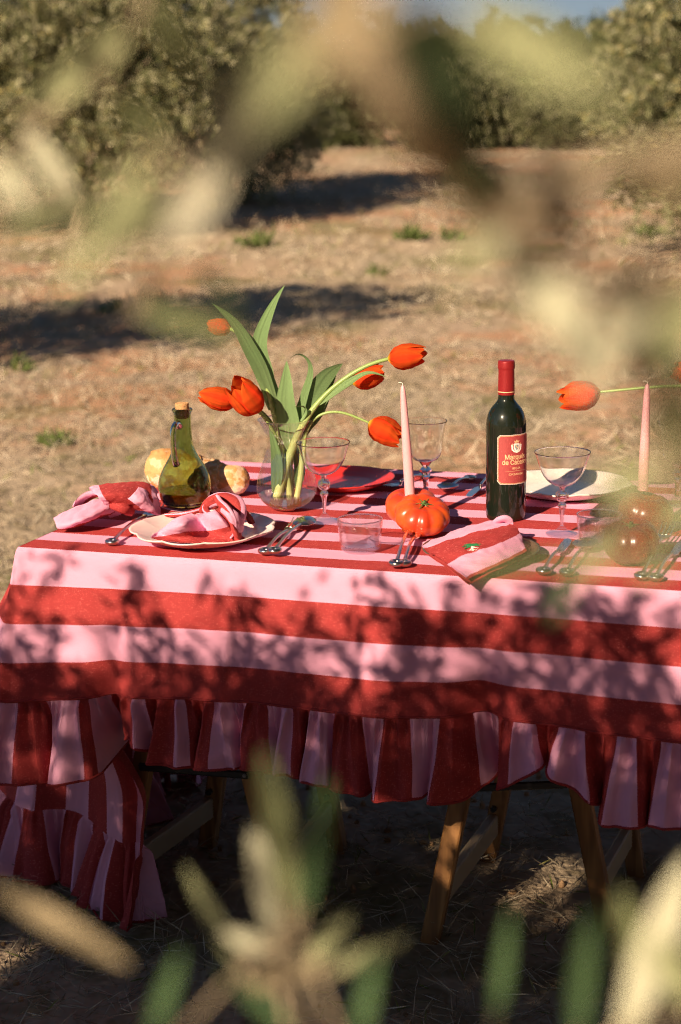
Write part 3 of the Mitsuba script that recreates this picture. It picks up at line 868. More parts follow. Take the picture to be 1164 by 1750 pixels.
def goblet(p, label, group=None):
    t = thing('wine_goblet', label, 'glass', group)
    bo = fine([(.004, .0800), (.016, .0815), (.026, .0885), (.0315, .1), (.0338, .118), (.0362, .138), (.0405, .1555), (.0425, .160)], 40)
    m = walled(bo, .0012)
    v = np.array(m.vertices)
    an = np.arctan2(v[:, 1], v[:, 0])
    fl_ = np.clip((v[:, 2] - .082) / .01, 0, 1) * np.clip((.156 - v[:, 2]) / .02, 0, 1)
    v[:, :2] *= (1 + 0.010 * fl_ * np.cos(18 * an))[:, None]
    m.vertices = v
    obj('bowl', moved(m, p), 'glass', t, smooth=50)
    obj('stem', moved(lathe([(0.0001, .081), (.013, .0805), (.0085, .074), (.0055, .070), (.0115, .064), (.0115, .060), (.0052, .054), (.0085, .050), (.0060, .045), (.0048, .030), (.0058, .016), (.0001, .0150)], 8), p), 'glass', t, smooth=False)
    obj('foot', moved(lathe(fine([(0.0001, .0152), (.006, .0150), (.012, .0085), (.024, .0045), (.034, .0022), (.034, .0005), (0.0001, .0006)], 24), 48), p), 'thin_glass', t, smooth=35)
    return t


def tumbler(p, label, group=None):
    t = thing('tumbler', label, 'glass', group)
    o_ = fine([(.0001, .0012), (.029, .0010), (.0318, .0002), (.0345, .0018), (.0358, .006), (.0370, .022), (.0399, .0530), (.0394, .0543)], 40)
    i_ = fine([(.0384, .0543), (.0379, .0530), (.0349, .022), (.0338, .011), (.0310, .0082), (.0001, .0080)], 30)
    obj('body', moved(lathe(np.vstack([o_, i_]), 80), p), 'vase_glass', t, smooth=50)
    obj('rim', moved(torus(.0389, .0012, .0540), p), 'glass', t, smooth=True)
    return t


coupe(spot(555, 891), 'coupe glass with beaded stem beside the tulip vase')
coupe(spot(960, 913), 'coupe glass with beaded stem right of the wine bottle')
goblet(spot(728, 857), 'fluted wine goblet partly hidden behind the first candle')
goblet(spot(1158, 862), 'fluted wine goblet cut by the right edge of the photo')
tumbler(spot(616, 938), 'low clear tumbler in front of the coupe glass, near the spoons')
tumbler(spot(1024, 930), 'low clear tumbler beside the dark tomatoes, half veiled by olive leaves')

# vase with water
VP = spot(491, 868)
vs_ = thing('glass_vase', 'pear shaped ribbed clear glass vase holding the tulips', 'vase')
VPROF = fine([(.0001, .002), (.027, .0022), (.036, .006), (.050, .0185), (.0575, .036), (.0565, .052), (.0495, .078), (.0405, .104), (.0352, .124), (.0370, .142), (.0440, .160), (.0520, .174)], 70)
obj('body', moved(lathe(VPROF, 288, 48, 0.009), VP), 'vase_glass', vs_, smooth=True)
obj('rim', moved(torus(.0520, .0013, .174, 72), VP), 'glass', vs_, smooth=True)
obj('base', moved(lathe([(0.0001, .0045), (.026, .0045), (.030, .0030), (.027, .0006), (0.0001, .0008)], 56), VP), 'glass', vs_, smooth=35)
wp = [(r_ - .0012, z_) for r_, z_ in VPROF if .0068 < z_ < .0285]
obj('water', moved(lathe([(0.0001, .0058), (.024, .0059)] + wp + [(0.0001, .0287)], 96), VP), 'water', vs_, smooth=35)

# green carafe
CP = spot(317.5, 862)
ca = thing('oil_carafe', 'green glass carafe with cork and handle, dark amber oil inside', 'carafe')
OUT = [(.0001, .004), (.030, .0), (.040, .002), (.0475, .011), (.0515, .024), (.0525, .036), (.0500, .054), (.0430, .072), (.0330, .089), (.0245, .105), (.0190, .122), (.0172, .140), (.0166, .160), (.0166, .180), (.0190, .1855), (.0203, .188), (.0190, .1908), (.0150, .191)]
INN = [(.0142, .189), (.0138, .160), (.0142, .140), (.0160, .122), (.0213, .105), (.0297, .089), (.0398, .072), (.0470, .054), (.0494, .036), (.0484, .024), (.0444, .013), (.036, .0065), (.0001, .007)]
obj('body', moved(lathe(np.vstack([fine(OUT, 70), fine(INN, 60)]), 72), CP), 'green_glass', ca, smooth=60)
ip = fine(INN, 60)[::-1]
oilp = [(r_ - .0006, z_ + .0005) for r_, z_ in ip if z_ < .029 and r_ > .001]
obj('oil', moved(lathe([(0.0001, oilp[0][1] + .0004)] + oilp + [(0.0001, .0297)], 72), CP), 'oil', ca, smooth=35)
obj('cork', moved(lathe([(0.0001, .172), (.0112, .172), (.0125, .175), (.0136, .1995), (.0128, .2015), (0.0001, .2015)], 28), CP), 'cork', ca, smooth=35)
hd = np.array([-0.36, -0.93, 0])
hp = [CP + hd * q + [0, 0, z_] for q, z_ in ((.013, .157), (.024, .165), (.038, .160), (.045, .142), (.044, .118), (.040, .099), (.033, .086))]
obj('handle', tube(spline(hp, 30), np.interp(np.linspace(0, 1, 30), [0, .15, .8, 1], [.0075, .0062, .0058, .0075]), 14), 'green_glass', ca, smooth=True)
seal = moved(torus(.019, .0011, 0, 40), CP + [.036, -.0345, .043], basis((.70, -.66, .18)))
obj('seal', seal, 'green_glass', ca, smooth=True)

# wine bottle
BP = spot(864.5, 884)
wb = thing('wine_bottle', 'dark full wine bottle with a red label and red capsule', 'bottle')
RB_ = 0.0372
obj('glass_body', moved(lathe(fine([(0.0001, .004), (.026, .002), (.0345, .0), (.0365, .003), (RB_, .008), (RB_, .120), (RB_, .176), (.0362, .186), (.0330, .198), (.0268, .209), (.0200, .217), (.0158, .224), (.0148, .232), (.0144, .250)], 110), 80), BP), 'bottle_glass', wb, smooth=True)
cp = obj('capsule', moved(lathe([(.0146, .2330), (.0152, .2332), (.0154, .236), (.0150, .262), (.0147, .279), (.0150, .2805), (.0156, .2815), (.0158, .284), (.0156, .292), (.0150, .2950), (.0135, .2962), (0.0001, .2964)], 56), BP), 'capsule', wb, smooth=35)
obj('gold_band', moved(lathe([(.01535, .2378), (.01555, .2379), (.01555, .2396), (.01535, .2397)], 56), BP), 'gold', cp, smooth=35)
toc = unit((EYE - BP) * [1, 1, 0]); rgt = np.array([-toc[1], toc[0], 0])
LC = math.radians(31)


def on_bottle(x, z, off):
    a = LC + x / RB_
    return BP + (RB_ + off)[..., None] * (np.cos(a)[..., None] * toc + np.sin(a)[..., None] * rgt) + np.stack([0 * z, 0 * z, z], -1)


def wrap(m, off=0.0006, x0=0.0, z0=0.0, fit=None):
    m = m.copy()
    for _ in range(1):
        m = m.subdivide()
    v = np.array(m.vertices)
    lo, hi_ = v[:, 0].min(), v[:, 0].max()
    sx_ = 1 if fit is None else fit / (hi_ - lo)
    x = (v[:, 0] - (lo + hi_) / 2) * sx_ + x0
    return trimesh.Trimesh(on_bottle(x, v[:, 1] + z0, off + v[:, 2]), m.faces, process=False)


def slab(poly, depth=0.0003, seg=0.003):
    import shapely.geometry as sg
    m = trimesh.creation.extrude_polygon(poly if hasattr(poly, 'exterior') else sg.Polygon(poly), depth, engine='earcut')
    v, f = trimesh.remesh.subdivide_to_size(m.vertices, m.faces, seg)
    return trimesh.Trimesh(v, f, process=False)


def wrapz(m, off, x0, z0):
    v = np.array(m.vertices)
    return trimesh.Trimesh(on_bottle(v[:, 0] + x0, v[:, 1] + z0, off + v[:, 2]), m.faces, process=False)


import shapely.geometry as sg
from shapely import affinity
W2, Z0, Z1, ch = 0.0365, 0.0705, 0.1635, 0.006


def octa(w, z0, z1, c):
    return sg.Polygon([(-w + c, z0), (w - c, z0), (w, z0 + c), (w, z1 - c), (w - c, z1), (-w + c, z1), (-w, z1 - c), (-w, z0 + c)])


lb = obj('label', wrapz(slab(octa(W2, Z0, Z1, ch)), 0.0003, 0, 0), 'label_red', wb, smooth=30, label='red paper label with gold lettering and a crest')
fr_ = octa(W2 - .0016, Z0 + .0016, Z1 - .0016, ch * .9).difference(octa(W2 - .0023, Z0 + .0023, Z1 - .0023, ch * .87))
obj('border', wrapz(slab(fr_), 0.0007, 0, 0), 'gold', lb, smooth=30)
obj('border', wrapz(slab(octa(W2, Z0, Z1, ch).difference(octa(W2 - .0006, Z0 + .0006, Z1 - .0006, ch * .97))), 0.0007, 0, 0), 'white_print', lb, smooth=30)
for txt, zb, cap_, fit in (('Marqués', .1180, .0086, .0440), ('de Cáceres', .1080, .0086, .0540), ('RIOJA', .0990, .0040, .0160), ('CRIANZA', .0880, .0036, .0300)):
    obj('lettering', wrap(meshkit.text_mesh(txt, cap_, 0.0003, bold=cap_ > .005), 0.0007, 0, zb, fit), 'gold', lb, smooth=False)
obj('rule', wrapz(slab(sg.box(-.021, .0955, .021, .0959)), 0.0007, 0, 0), 'gold', lb, smooth=False)
cz = 0.1400
sh = sg.Polygon([(-.0048, .006), (.0048, .006), (.0048, -.001), (.003, -.0048), (0, -.0066), (-.003, -.0048), (-.0048, -.001)])
obj('crest_shield', wrapz(slab(sh.buffer(.0012)), 0.0007, 0, cz), 'white_print', lb, smooth=False)
obj('crest_field', wrapz(slab(sh.buffer(-.0013)), 0.0011, 0, cz), 'grey_print', lb, smooth=False)
obj('crest_bend', wrapz(slab(sg.Polygon([(-.003, .003), (-.0015, .004), (.003, -.002), (.0018, -.003)])), 0.0015, 0, cz), 'gold', lb, smooth=False)
crown_ = sg.Polygon([(-.004, .0085), (-.0056, .0130), (-.0026, .0108), (0, .0142), (.0026, .0108), (.0056, .0130), (.004, .0085)])
obj('crest_crown', wrapz(slab(crown_), 0.0007, 0, cz), 'gold', lb, smooth=False)
rib = sg.LineString([(-.0095, .004), (-.0085, -.004), (-.005, -.0075), (0, -.0092), (.005, -.0075), (.0085, -.004), (.0095, .004)]).buffer(.0013)
obj('crest_ribbon', wrapz(slab(rib), 0.0007, 0, cz), 'white_print', lb, smooth=False)
for sg_ in (-1, 1):
    obj('crest_mantle', wrapz(slab(sg.Polygon([(sg_ * .0066, .0065), (sg_ * .0095, .0075), (sg_ * .0088, .0052)])), 0.0007, 0, cz), 'gold', lb, smooth=False)


# ------------------------------------------------------------------ plates
def plate(p, R, mat, label, name='plate', scallop=0.0, lobes=10, h=0.022, rot=0.0, rim_mat=None):
    prof = fine([(0.0001, .006), (.60 * R, .0062), (.68 * R, .0085), (.80 * R, h * .62), (.97 * R, h * .96), (R, h), (1.004 * R, h - .0014), (.985 * R, h - .0034), (.80 * R, h * .62 - .005), (.64 * R, .001), (.60 * R, .0), (.56 * R, .002), (0.0001, .0025)], 64)
    n = 180
    ang = np.arange(n) * 2 * np.pi / n + rot
    k = np.abs(np.sin(lobes * ang / 2 + 0.35 * np.sin(3 * ang)))
    wv = scallop * (k ** 0.6 - 0.72) * (0.8 + 0.4 * np.sin(2 * ang + 1))
    g = np.clip((prof[:, 0] / R - 0.62) / 0.38, 0, 1.02)[:, None] ** 1.5
    rr = prof[:, 0][:, None] * (1 + wv[None] * g)
    zz = prof[:, 1][:, None] + (-scallop * R * 0.35) * ((k - 0.6)[None]) * g
    v = np.stack([rr * np.cos(ang), rr * np.sin(ang), np.broadcast_to(zz, rr.shape)], -1).reshape(-1, 3)
    m = trimesh.Trimesh(v, quads(grid_faces(len(prof), n, True))[:, ::-1], process=False)
    k_ = obj(name, moved(m, p), mat, smooth=True)
    tag(k_, label, 'plate')
    return k_


plate(at(347, 908, TOP + .012) * [1, 1, 0] + [0, 0, TOP], 0.131, 'pink_ceramic', 'pale pink scalloped plate under the knotted napkin, front left', 'scalloped_plate', 0.055, 9, 0.022)
plate(at(966, 831, TOP + .012) * [1, 1, 0] + [0, 0, TOP], 0.128, 'white_ceramic', 'empty pale scalloped plate behind the right coupe glass', 'scalloped_plate', 0.055, 9, 0.022, 0.5)
plate(at(583, 822, TOP + .010) * [1, 1, 0] + [0, 0, TOP], 0.110, 'red_ceramic', 'glossy red plate at the back edge behind the vase', 'red_plate', 0, 9, 0.020)
DPC = at(822, 940, TOP + .010) * [1, 1, 0] + [0, 0, TOP]
plate(DPC, 0.101, 'dark_ceramic', 'small dark brown plate under the napkin with the palm', 'dark_plate', 0, 9, 0.016)


# ------------------------------------------------------------------ cutlery with ring ended handles
def cutlery(kind, h_px, t_px, label, z0=0.0, z1=0.0, name=None, group=None, flip=False):
    P0, P1 = spot(*h_px) + [0, 0, z0], spot(*t_px) + [0, 0, z1]
    L = np.linalg.norm(P1 - P0)
    x = unit(P1 - P0); y = unit(np.cross([0, 0, 1.0], x)); z = np.cross(x, y)
    R = np.stack([x, y, z], 1)
    t = thing(name or kind, label, kind, group)
    HL = {'fork': 0.078, 'spoon': 0.062, 'knife': 0.098}[kind] * min(1, L / 0.2)
    xs = np.linspace(0.012, L - HL, 22)
    hz = 0.0045 + 0.007 * np.sin(np.pi * np.clip((xs - 0.012) / (L - HL), 0, 1)) ** 1.0
    rod = tube(np.stack([xs, 0 * xs, hz], 1), np.interp(np.linspace(0, 1, 22), [0, .2, .75, 1], [.0040, .0031, .0029, .0034]), 12)
    obj('handle', moved(rod, P0, R), 'steel', t, smooth=True)
    obj('ring', moved(moved(torus(.0088, .0045, .0046, 40, 12), (.006, 0, 0)), P0, R), 'steel', t, smooth=True)
    xb = L - HL
    if kind == 'spoon':
        n, m = 30, 21
        s, q = np.meshgrid(np.linspace(0, 1, n), np.linspace(-1, 1, m), indexing='ij')
        w = 0.0205 * np.sin(np.pi * np.clip(s, 0.004, 0.996) ** 0.80) ** 0.62 + .0015
        w = np.where(s < 0.06, np.maximum(.0030, w * (s / .06) ** .5), w)
        dp = 0.0085 * (np.sin(np.pi * s ** 0.9) ** 0.8) * (1 - q ** 2)
        g = np.stack([xb - .004 + s * (HL + .004), q * w, (.0045 + dp) if flip else (.0115 - dp - .004 * s * 0)], -1)
        nn = np.zeros_like(g); nn[..., 2] = 1
        mesh, _ = solid_sheet(g, nn, 0.0014, np.zeros((n, m, 2)))
        obj('bowl', moved(mesh, P0, R), 'steel', t, smooth=50)
    elif kind == 'fork':
        n, m = 14, 7
        s, q = np.meshgrid(np.linspace(0, 1, n), np.linspace(-1, 1, m), indexing='ij')
        w = np.interp(s, [0, .25, .6, 1], [.0035, .006, .0125, .0125])
        zz = np.interp(s, [0, .5, 1], [.0048, .0035, .0045]) - 0.0012 * (1 - q ** 2)
        g = np.stack([xb - .004 + s * HL * .45, q * w, zz], -1)
        nn = np.zeros_like(g); nn[..., 2] = 1
        mesh, _ = solid_sheet(g, nn, 0.0018, np.zeros((n, m, 2)))
        ms = [mesh]
        for k in range(4):
            yy = -0.0108 + k * 0.0072
            tp = spline([(xb - .004 + HL * .43, yy, .0045), (xb + HL * .62, yy, .0062), (xb + HL * .85, yy * 1.02, .0085), (xb + HL, yy * 1.04, .0125)], 14)
            ms.append(tube(tp, np.linspace(.0017, .0009, 14), 8, 0.8))
        obj('tines', moved(cat(ms), P0, R), 'steel', t, smooth=40)
    else:
        o_ = [(0, -.003), (.010, -.0085), (.055, -.0098), (.088, -.0070), (.098, .001), (.094, .0062), (.06, .0066), (.01, .0052), (0, .003)]
        pl = sg.Polygon([(q[0] * HL / .098, q[1]) for q in o_]).buffer(.001).buffer(-.0006)
        mesh = trimesh.creation.extrude_polygon(pl, 0.0014, engine='earcut')
        obj('blade', moved(moved(mesh, (xb, 0, .0038)), P0, R), 'steel', t, smooth=30)
    return t


cutlery('fork', (190, 931), (272, 873), 'fork slipped under the left rim of the pink plate', z1=0.003)
cutlery('spoon', (468, 950), (529, 893), 'spoon face down on top of a fork, front left of the tumbler', z0=.004, z1=.006, flip=True)
cutlery('fork', (452, 947), (512, 895), 'fork lying beneath the face down spoon')
cutlery('fork', (677, 971), (704, 906), 'fork crossing a knife in front of the orange tomatoes', z0=.003, z1=.012)
cutlery('knife', (690, 968), (717, 905), 'knife lying under a fork in front of the orange tomatoes', z1=.004)
cutlery('fork', (728, 815), (655, 838), 'fork behind the first candle with its tines to the left')
cutlery('spoon', (805, 819), (756, 844), 'spoon by the back edge, left of the wine bottle')
cutlery('knife', (842, 818), (800, 853), 'knife by the back edge, half hidden by the wine bottle')
cutlery('knife', (928, 981), (972, 925), 'knife below the right coupe glass, left of a spoon')
cutlery('spoon', (968, 983), (1006, 930), 'spoon veiled by leaves beside the knife at right')
cutlery('fork', (1096, 990), (1142, 921), 'fork with upright tines beside the dark tomatoes', z1=.018)
cutlery('knife', (1120, 992), (1166, 930), 'knife at the right edge beside the upright fork')


# ------------------------------------------------------------------ tomatoes and candles
def tomato(p, R, H, mat, label, seed, lobes=9, tilt=(0, 0), dimple=0.16, stemmed=True, amp=0.10):
    t = thing('tomato', label, 'tomato')
    n, m = 90, 160
    th, ph = np.meshgrid(np.linspace(0.0, np.pi, n), np.arange(m) * 2 * np.pi / m, indexing='ij')
    rg = np.random.default_rng(seed)
    edges = np.cumsum(rg.uniform(0.6, 1.4, lobes)); edges = edges / edges[-1] * 2 * np.pi
    lob = np.zeros_like(ph)
    prev = 0
    depth = rg.uniform(0.5, 1.2, lobes)
    for k in range(lobes):
        ins = (ph >= prev) & (ph < edges[k])
        u = np.clip((ph - prev) / (edges[k] - prev), 0, 1)
        lob = np.where(ins, (np.sqrt(np.clip(1 - (2 * u - 1) ** 2, 0, 1)) - 0.75) * (0.7 + 0.5 * depth[k]), lob)
        prev = edges[k]
    from scipy.ndimage import gaussian_filter1d
    lob = gaussian_filter1d(lob, 1.6, axis=1, mode='wrap')
    rr = 1 + amp * lob * np.sin(th) ** 0.5 * (0.55 + 0.45 * np.cos(th))
    sp = np.sign(np.sin(th)) * np.abs(np.sin(th)) ** 0.82
    x, y = R * rr * sp * np.cos(ph), R * rr * sp * np.sin(ph)
    rho = np.sin(th)
    z = H / 2 * np.cos(th) * (1 + 0.05 * lob) - H * dimple * np.exp(-(rho / 0.33) ** 2) * (np.cos(th) > 0) + H * 0.06 * np.exp(-(rho / 0.4) ** 2) * (np.cos(th) < 0)
    v = np.stack([x, y, z], -1).reshape(-1, 3)
    v = v * (1 + 0.05 * (meshkit.noise(v * 30 + seed, seed) - 0.5))[:, None]
    Rm = basis((math.sin(tilt[0]), math.sin(tilt[1]), 1.0))
    v = v @ Rm.T
    dz = -v[:, 2].min()
    obj('flesh', (v + p + [0, 0, dz - .001], quads(grid_faces(n, m, True))[:, ::-1]), mat, t, smooth=True)
    if stemmed:
        c0 = p + [0, 0, dz] + Rm @ np.array([0, 0, H * (0.5 - dimple)])
        ms = [tube(spline([c0 - Rm[:, 2] * .003, c0 + Rm[:, 2] * .004, c0 + Rm[:, 2] * .009 + Rm[:, 0] * .002], 8), [.0035, .003, .0026, .0026, .0026, .0028, .003, .0032], 8)]
        for k in range(6):
            a = k * 1.047 + rg.uniform(-.2, .2)
            d = Rm @ np.array([math.cos(a), math.sin(a), 0])
            l = R * rg.uniform(.24, .40)
            ms.append(tube(spline([c0 + Rm[:, 2] * .002, c0 + d * l * .5 + Rm[:, 2] * .0045, c0 + d * l + Rm[:, 2] * rg.uniform(.002, .007)], 10), np.linspace(.0022, .0005, 10), 6, 0.5))
        obj('calyx', cat(ms), 'calyx', t, smooth=True)
    return t


tomato(spot(722, 911), 0.0500, 0.060, 'tomato_orange', 'ribbed orange tomato in front of the one that holds the candle', 3, 10, (0.10, -0.42), amp=0.20)
TR = spot(704, 892)
tomato(TR, 0.0500, 0.064, 'tomato_orange', 'orange tomato holding the first pink candle', 5, 5, (0.02, -0.12), dimple=0.22, stemmed=False, amp=0.22)
TR1 = spot(1103, 908)
tomato(TR1, 0.0500, 0.072, 'tomato_deep', 'dark red tomato holding the second candle, right', 8, 6, (0.15, -0.1), stemmed=False, amp=0.12)
tomato(spot(1078, 960), 0.0470, 0.074, 'tomato_deep', 'dark red tomato nearest the table edge at right', 9, 8, (-0.1, -0.2), amp=0.12)


def candle(b, tip, label):
    t = thing('taper_candle', label, 'candle')
    ax = unit(tip - b); L = np.linalg.norm(tip - b)
    pr = fine([(0.0001, 0), (.0094, 0), (.0092, L * .25), (.0076, L * .6), (.0058, L * .86), (.0046, L * .95), (.0030, L * .985), (0.0004, L)], 40)
    obj('wax', moved(lathe(pr, 32), b, basis(ax)), 'wax', t, smooth=60)
    w = tip - ax * .002
    obj('wick', tube(spline([w, w + ax * .004, w + ax * .006 + [-.004, 0, 0], w + ax * .0055 + [-.008, 0, 0]], 10), 0.0007, 6), 'wick', t, smooth=True)


c1 = at_y(702, 851, TR[1] - 0.010) - [0, 0, 0.018]
candle(c1, at_y(688, 657, TR[1] - 0.005), 'pink taper candle standing in the orange tomato')
c2 = at_y(1099, 838, TR1[1] + 0.0) - [0, 0, 0.0]
candle(c2, at_y(1106.5, 655, TR1[1] + 0.01), 'pink taper candle at right, half veiled by olive leaves')

# ------------------------------------------------------------------ bread
bl = thing('bread_loaf', 'crusty floured bread loaf behind the green carafe', 'bread')
q0, q1 = at(262, 838, TOP), at(420, 846, TOP)
sp_ = spline([q0 + [-.015, .01, .040], q0 * .75 + q1 * .25 + [0, .012, .042], q0 * .45 + q1 * .55 + [0, .012, .034], q0 * .12 + q1 * .88 + [0, 0, .029], q1 + [.010, -.004, .030]], 60)
s_ = np.linspace(0, 1, 60)
rad = np.interp(s_, [0, .25, .55, .8, 1], [.044, .046, .036, .034, .031])
rad = rad * np.minimum(1, np.sqrt(np.clip(1 - (1 - np.minimum(s_ / .16, 1)) ** 2, 0.002, 1))) * np.minimum(1, np.sqrt(np.clip(1 - (1 - np.minimum((1 - s_) / .13, 1)) ** 2, 0.002, 1)))
m = tube(spline(sp_, 150), np.interp(np.linspace(0, 1, 150), s_, rad), 90, 0.92)
v = np.array(m.vertices)
v += unit(np.array(trimesh.Trimesh(v, m.faces, process=False).vertex_normals)) * (-0.0045 * np.exp(-((meshkit.fbm(v * 15 + 7, 3, 12) - 0.5) / 0.018) ** 2) * (v[:, 2] > TOP + .03) + (meshkit.fbm(v * 22, 2, 2) - 0.5) * 0.009 + (meshkit.fbm(v * 110, 3, 3) - 0.5) * 0.0042)[:, None]
v[:, 2] = np.maximum(v[:, 2], TOP + 0.0004)
obj('crust', (v, m.faces), 'crust', bl, smooth=True)


# ------------------------------------------------------------------ tulips
def petal_mesh(R, L, w0, seed, openf=0.0, curl=0.0):
    n, m = 26, 15
    s, t = np.meshgrid(np.linspace(0, 1, n), np.linspace(-1, 1, m), indexing='ij')
    r = R * (np.interp(s, [0, .06, .18, .38, .62, .84, 1], [.10, .42, .80, 1.0, .98, .74, .50]) + openf * s ** 2 + curl * np.clip(s - .82, 0, 1) * 2)
    w = w0 * np.interp(s, [0, .1, .35, .62, .82, .93, .98, 1], [.55, .8, 1.0, .98, .74, .44, .2, .03])
    rad = r * (1 - 0.10 * t ** 2 * (0.5 + s)) + R * 0.05 * np.exp(-(t / 0.12) ** 2) * s * (1 - s) * 2
    rad = rad + R * 0.10 * np.clip(s - .7, 0, 1) * t ** 2 * 3 + R * 0.16 * (meshkit.noise(np.stack([s * 3 + seed, t * 2, 0 * s], -1), seed) - 0.5)
    a = t * w
    z = L * s + 0.04 * L * (meshkit.noise(np.stack([t * 3 + seed * 3, 0 * s + seed, 0 * s], -1), seed) - 0.5) * s
    v = np.stack([rad * np.cos(a), rad * np.sin(a), z], -1)
    base = SSn(0.10, 0.0, s)[..., None]
    vein = (meshkit.noise(np.stack([t * 14 + seed, s * 2.0, 0 * s], -1), seed + 5) - 0.5)[..., None]
    mid = np.exp(-(t / 0.35) ** 2)[..., None]
    col = np.array([0.70, 0.050, 0.014]) * (1 + 0.5 * vein) * (0.80 + 0.3 * mid) + np.array([0.08, 0.055, 0.006]) * (1 - mid) * (0.4 + s[..., None])
    col = col * (1 - base) + np.array([0.80, 0.52, 0.05]) * base
    return v.reshape(-1, 3), quads(grid_faces(n, m)), np.clip(col.reshape(-1, 3), 0, 1)


def SSn(a, b, x):
    t = np.clip((x - a) / (b - a), 0, 1)
    return t * t * (3 - 2 * t)


def blade_mesh(pts, width, view, phi=0.0, fold=0.25, n=36, prof=None, tone=1.0, seed=1):
    p = spline(pts, n)
    t = unit(np.gradient(p, axis=0))
    ph = np.interp(np.linspace(0, 1, n), np.linspace(0, 1, len(np.atleast_1d(phi))), np.atleast_1d(phi))
    s0 = unit(np.cross(t, view)); u0 = np.cross(s0, t)
    sd = np.cos(ph)[:, None] * s0 + np.sin(ph)[:, None] * u0
    up = np.cross(sd, t)
    s = np.linspace(0, 1, n)
    w = width / 2 * (np.interp(s, *prof) if prof is not None else np.sin(np.pi * (0.06 + 0.94 * s) ** 0.75) ** 0.8 * (1 - 0.1 * s))
    m = 11
    q = np.linspace(-1, 1, m)
    v = p[:, None] + sd[:, None] * (w[:, None] * q)[..., None] + up[:, None] * (fold * w[:, None] * (np.abs(q) ** 1.3)[None] + 0.06 * w[:, None] * np.sin(7 * s + seed)[:, None] * q[None] ** 2)[..., None]
    vein = meshkit.noise(np.stack([np.broadcast_to(q[None] * 9 + seed, (n, m)), np.broadcast_to(s[:, None] * 1.2, (n, m)), np.zeros((n, m))], -1), 3)
    col = (np.array([0.165, 0.265, 0.115]) * (0.75 + 0.6 * vein)[..., None] + np.array([0.05, 0.05, 0.03]) * (1 - s)[:, None, None] ** 3) * tone
    return v.reshape(-1, 3), quads(grid_faces(n, m)), col.reshape(-1, 3)


VIEW = unit(np.array([0, -1.0, 0.2]))


def tulip(label, stem, r, axis, R, L, lvs=(), seed=1, openf=0.0, w0=0.98, spin=0.0, group=None, flower=True, stem_mat='stem', label_cat='tulip'):
    t = thing('tulip', label, label_cat, group)
    sp = spline(stem, 40)
    m_ = tube(sp, np.interp(np.linspace(0, 1, 40), [0, .35, .6, 1], [r * 1.4 + .0020, r * 1.3 + .0014, r, r * 0.75]), 10)
    g_ = np.clip(np.r_[np.repeat(np.linspace(0, 1, 40), 10), 0, 1] * 1.7, 0, 1)[:, None]
    obj('stem', m_, 'stem', t, smooth=True, color=np.array([0.52, 0.56, 0.24]) * (1 - g_) + np.array([0.25, 0.36, 0.11]) * g_)
    if flower:
        ax = unit(axis)
        B_ = basis(ax, (0.3, -1, 0.2))
        for k in range(6):
            inner = k % 2
            rk = np.random.default_rng(seed * 31 + k)
            v, f, c = petal_mesh(R * (0.88 if inner else 1.04), L * rk.uniform(.93, 1.06), w0 * rk.uniform(.9, 1.08), seed * 7 + k, openf * (0.5 if inner else 1.0) + rk.uniform(-.05, .14), rk.uniform(-.15, .35))
            v = v @ rotz(k * math.pi / 3 + spin + rk.uniform(-.14, .14)).T
            obj('petal', (v @ B_.T + sp[-1] - ax * 0.002, f), 'petal', t, smooth=True, color=c)
    for k, (pts, wd, phi, fold, tone) in enumerate(lvs):
        v, f, c = blade_mesh(pts, wd, VIEW, phi, fold, tone=tone, seed=seed + k)
        obj('leaf', (v, f), 'blade', t, smooth=True, color=c)
    return t


def q(px, py, dy=0.0):
    return at_y(px, py, VP[1] + dy)


# stems end under water and cross in the neck of the vase
tulip('open red tulip facing left, nearer of the pair above the carafe', [q(497, 862, -.01), q(488, 800, -.012), q(478, 760, -.02), q(462, 728, -.035), q(447, 709, -.05), q(441, 703, -.055)], .0034, q(396, 648, -.085) - q(441, 703, -.055), .0300, .078, seed=2, openf=.10, spin=.3)
tulip('orange red tulip behind another one above the carafe, pointing left', [q(500, 860, .0), q(489, 795, .004), q(474, 742, .0), q(452, 708, .005), q(428, 693, .01), q(402, 689, .012)], .0032, q(343, 673, .015) - q(402, 689, .012), .0225, .069, seed=3, openf=-.05)
tulip('small orange tulip turned away, high behind the tall leaves', [q(500, 858, .015), q(492, 790, .01), q(480, 745, .0), q(466, 695, .0), q(452, 648, .004), q(445, 615, .03), q(428, 580, .09), q(393, 562, .14)], .0046, q(357, 555, .15) - q(393, 562, .14), .0175, .046, seed=4, openf=.05,
      lvs=[([q(478, 712, .0), q(462, 670, -.005), q(446, 628, -.012), q(424, 588, -.015), q(398, 548, -.02), q(362, 518, -.025)], .033, (0.75, .5, .2, .3), .35, .75),
           ([q(474, 700, .0), q(462, 668, .0), q(450, 640, .0), q(436, 600, .01), q(420, 572, .015), q(404, 556, .02)], .034, (-.1, -.2, -.1, .1), .25, 1.25),
           ([q(466, 700, .0), q(452, 632, -.004), q(444, 596, -.008), q(456, 546, -.01), q(472, 512, -.01), q(487, 487, -.012)], .034, (.2, .1, .25, .5), .3, 1.1)])
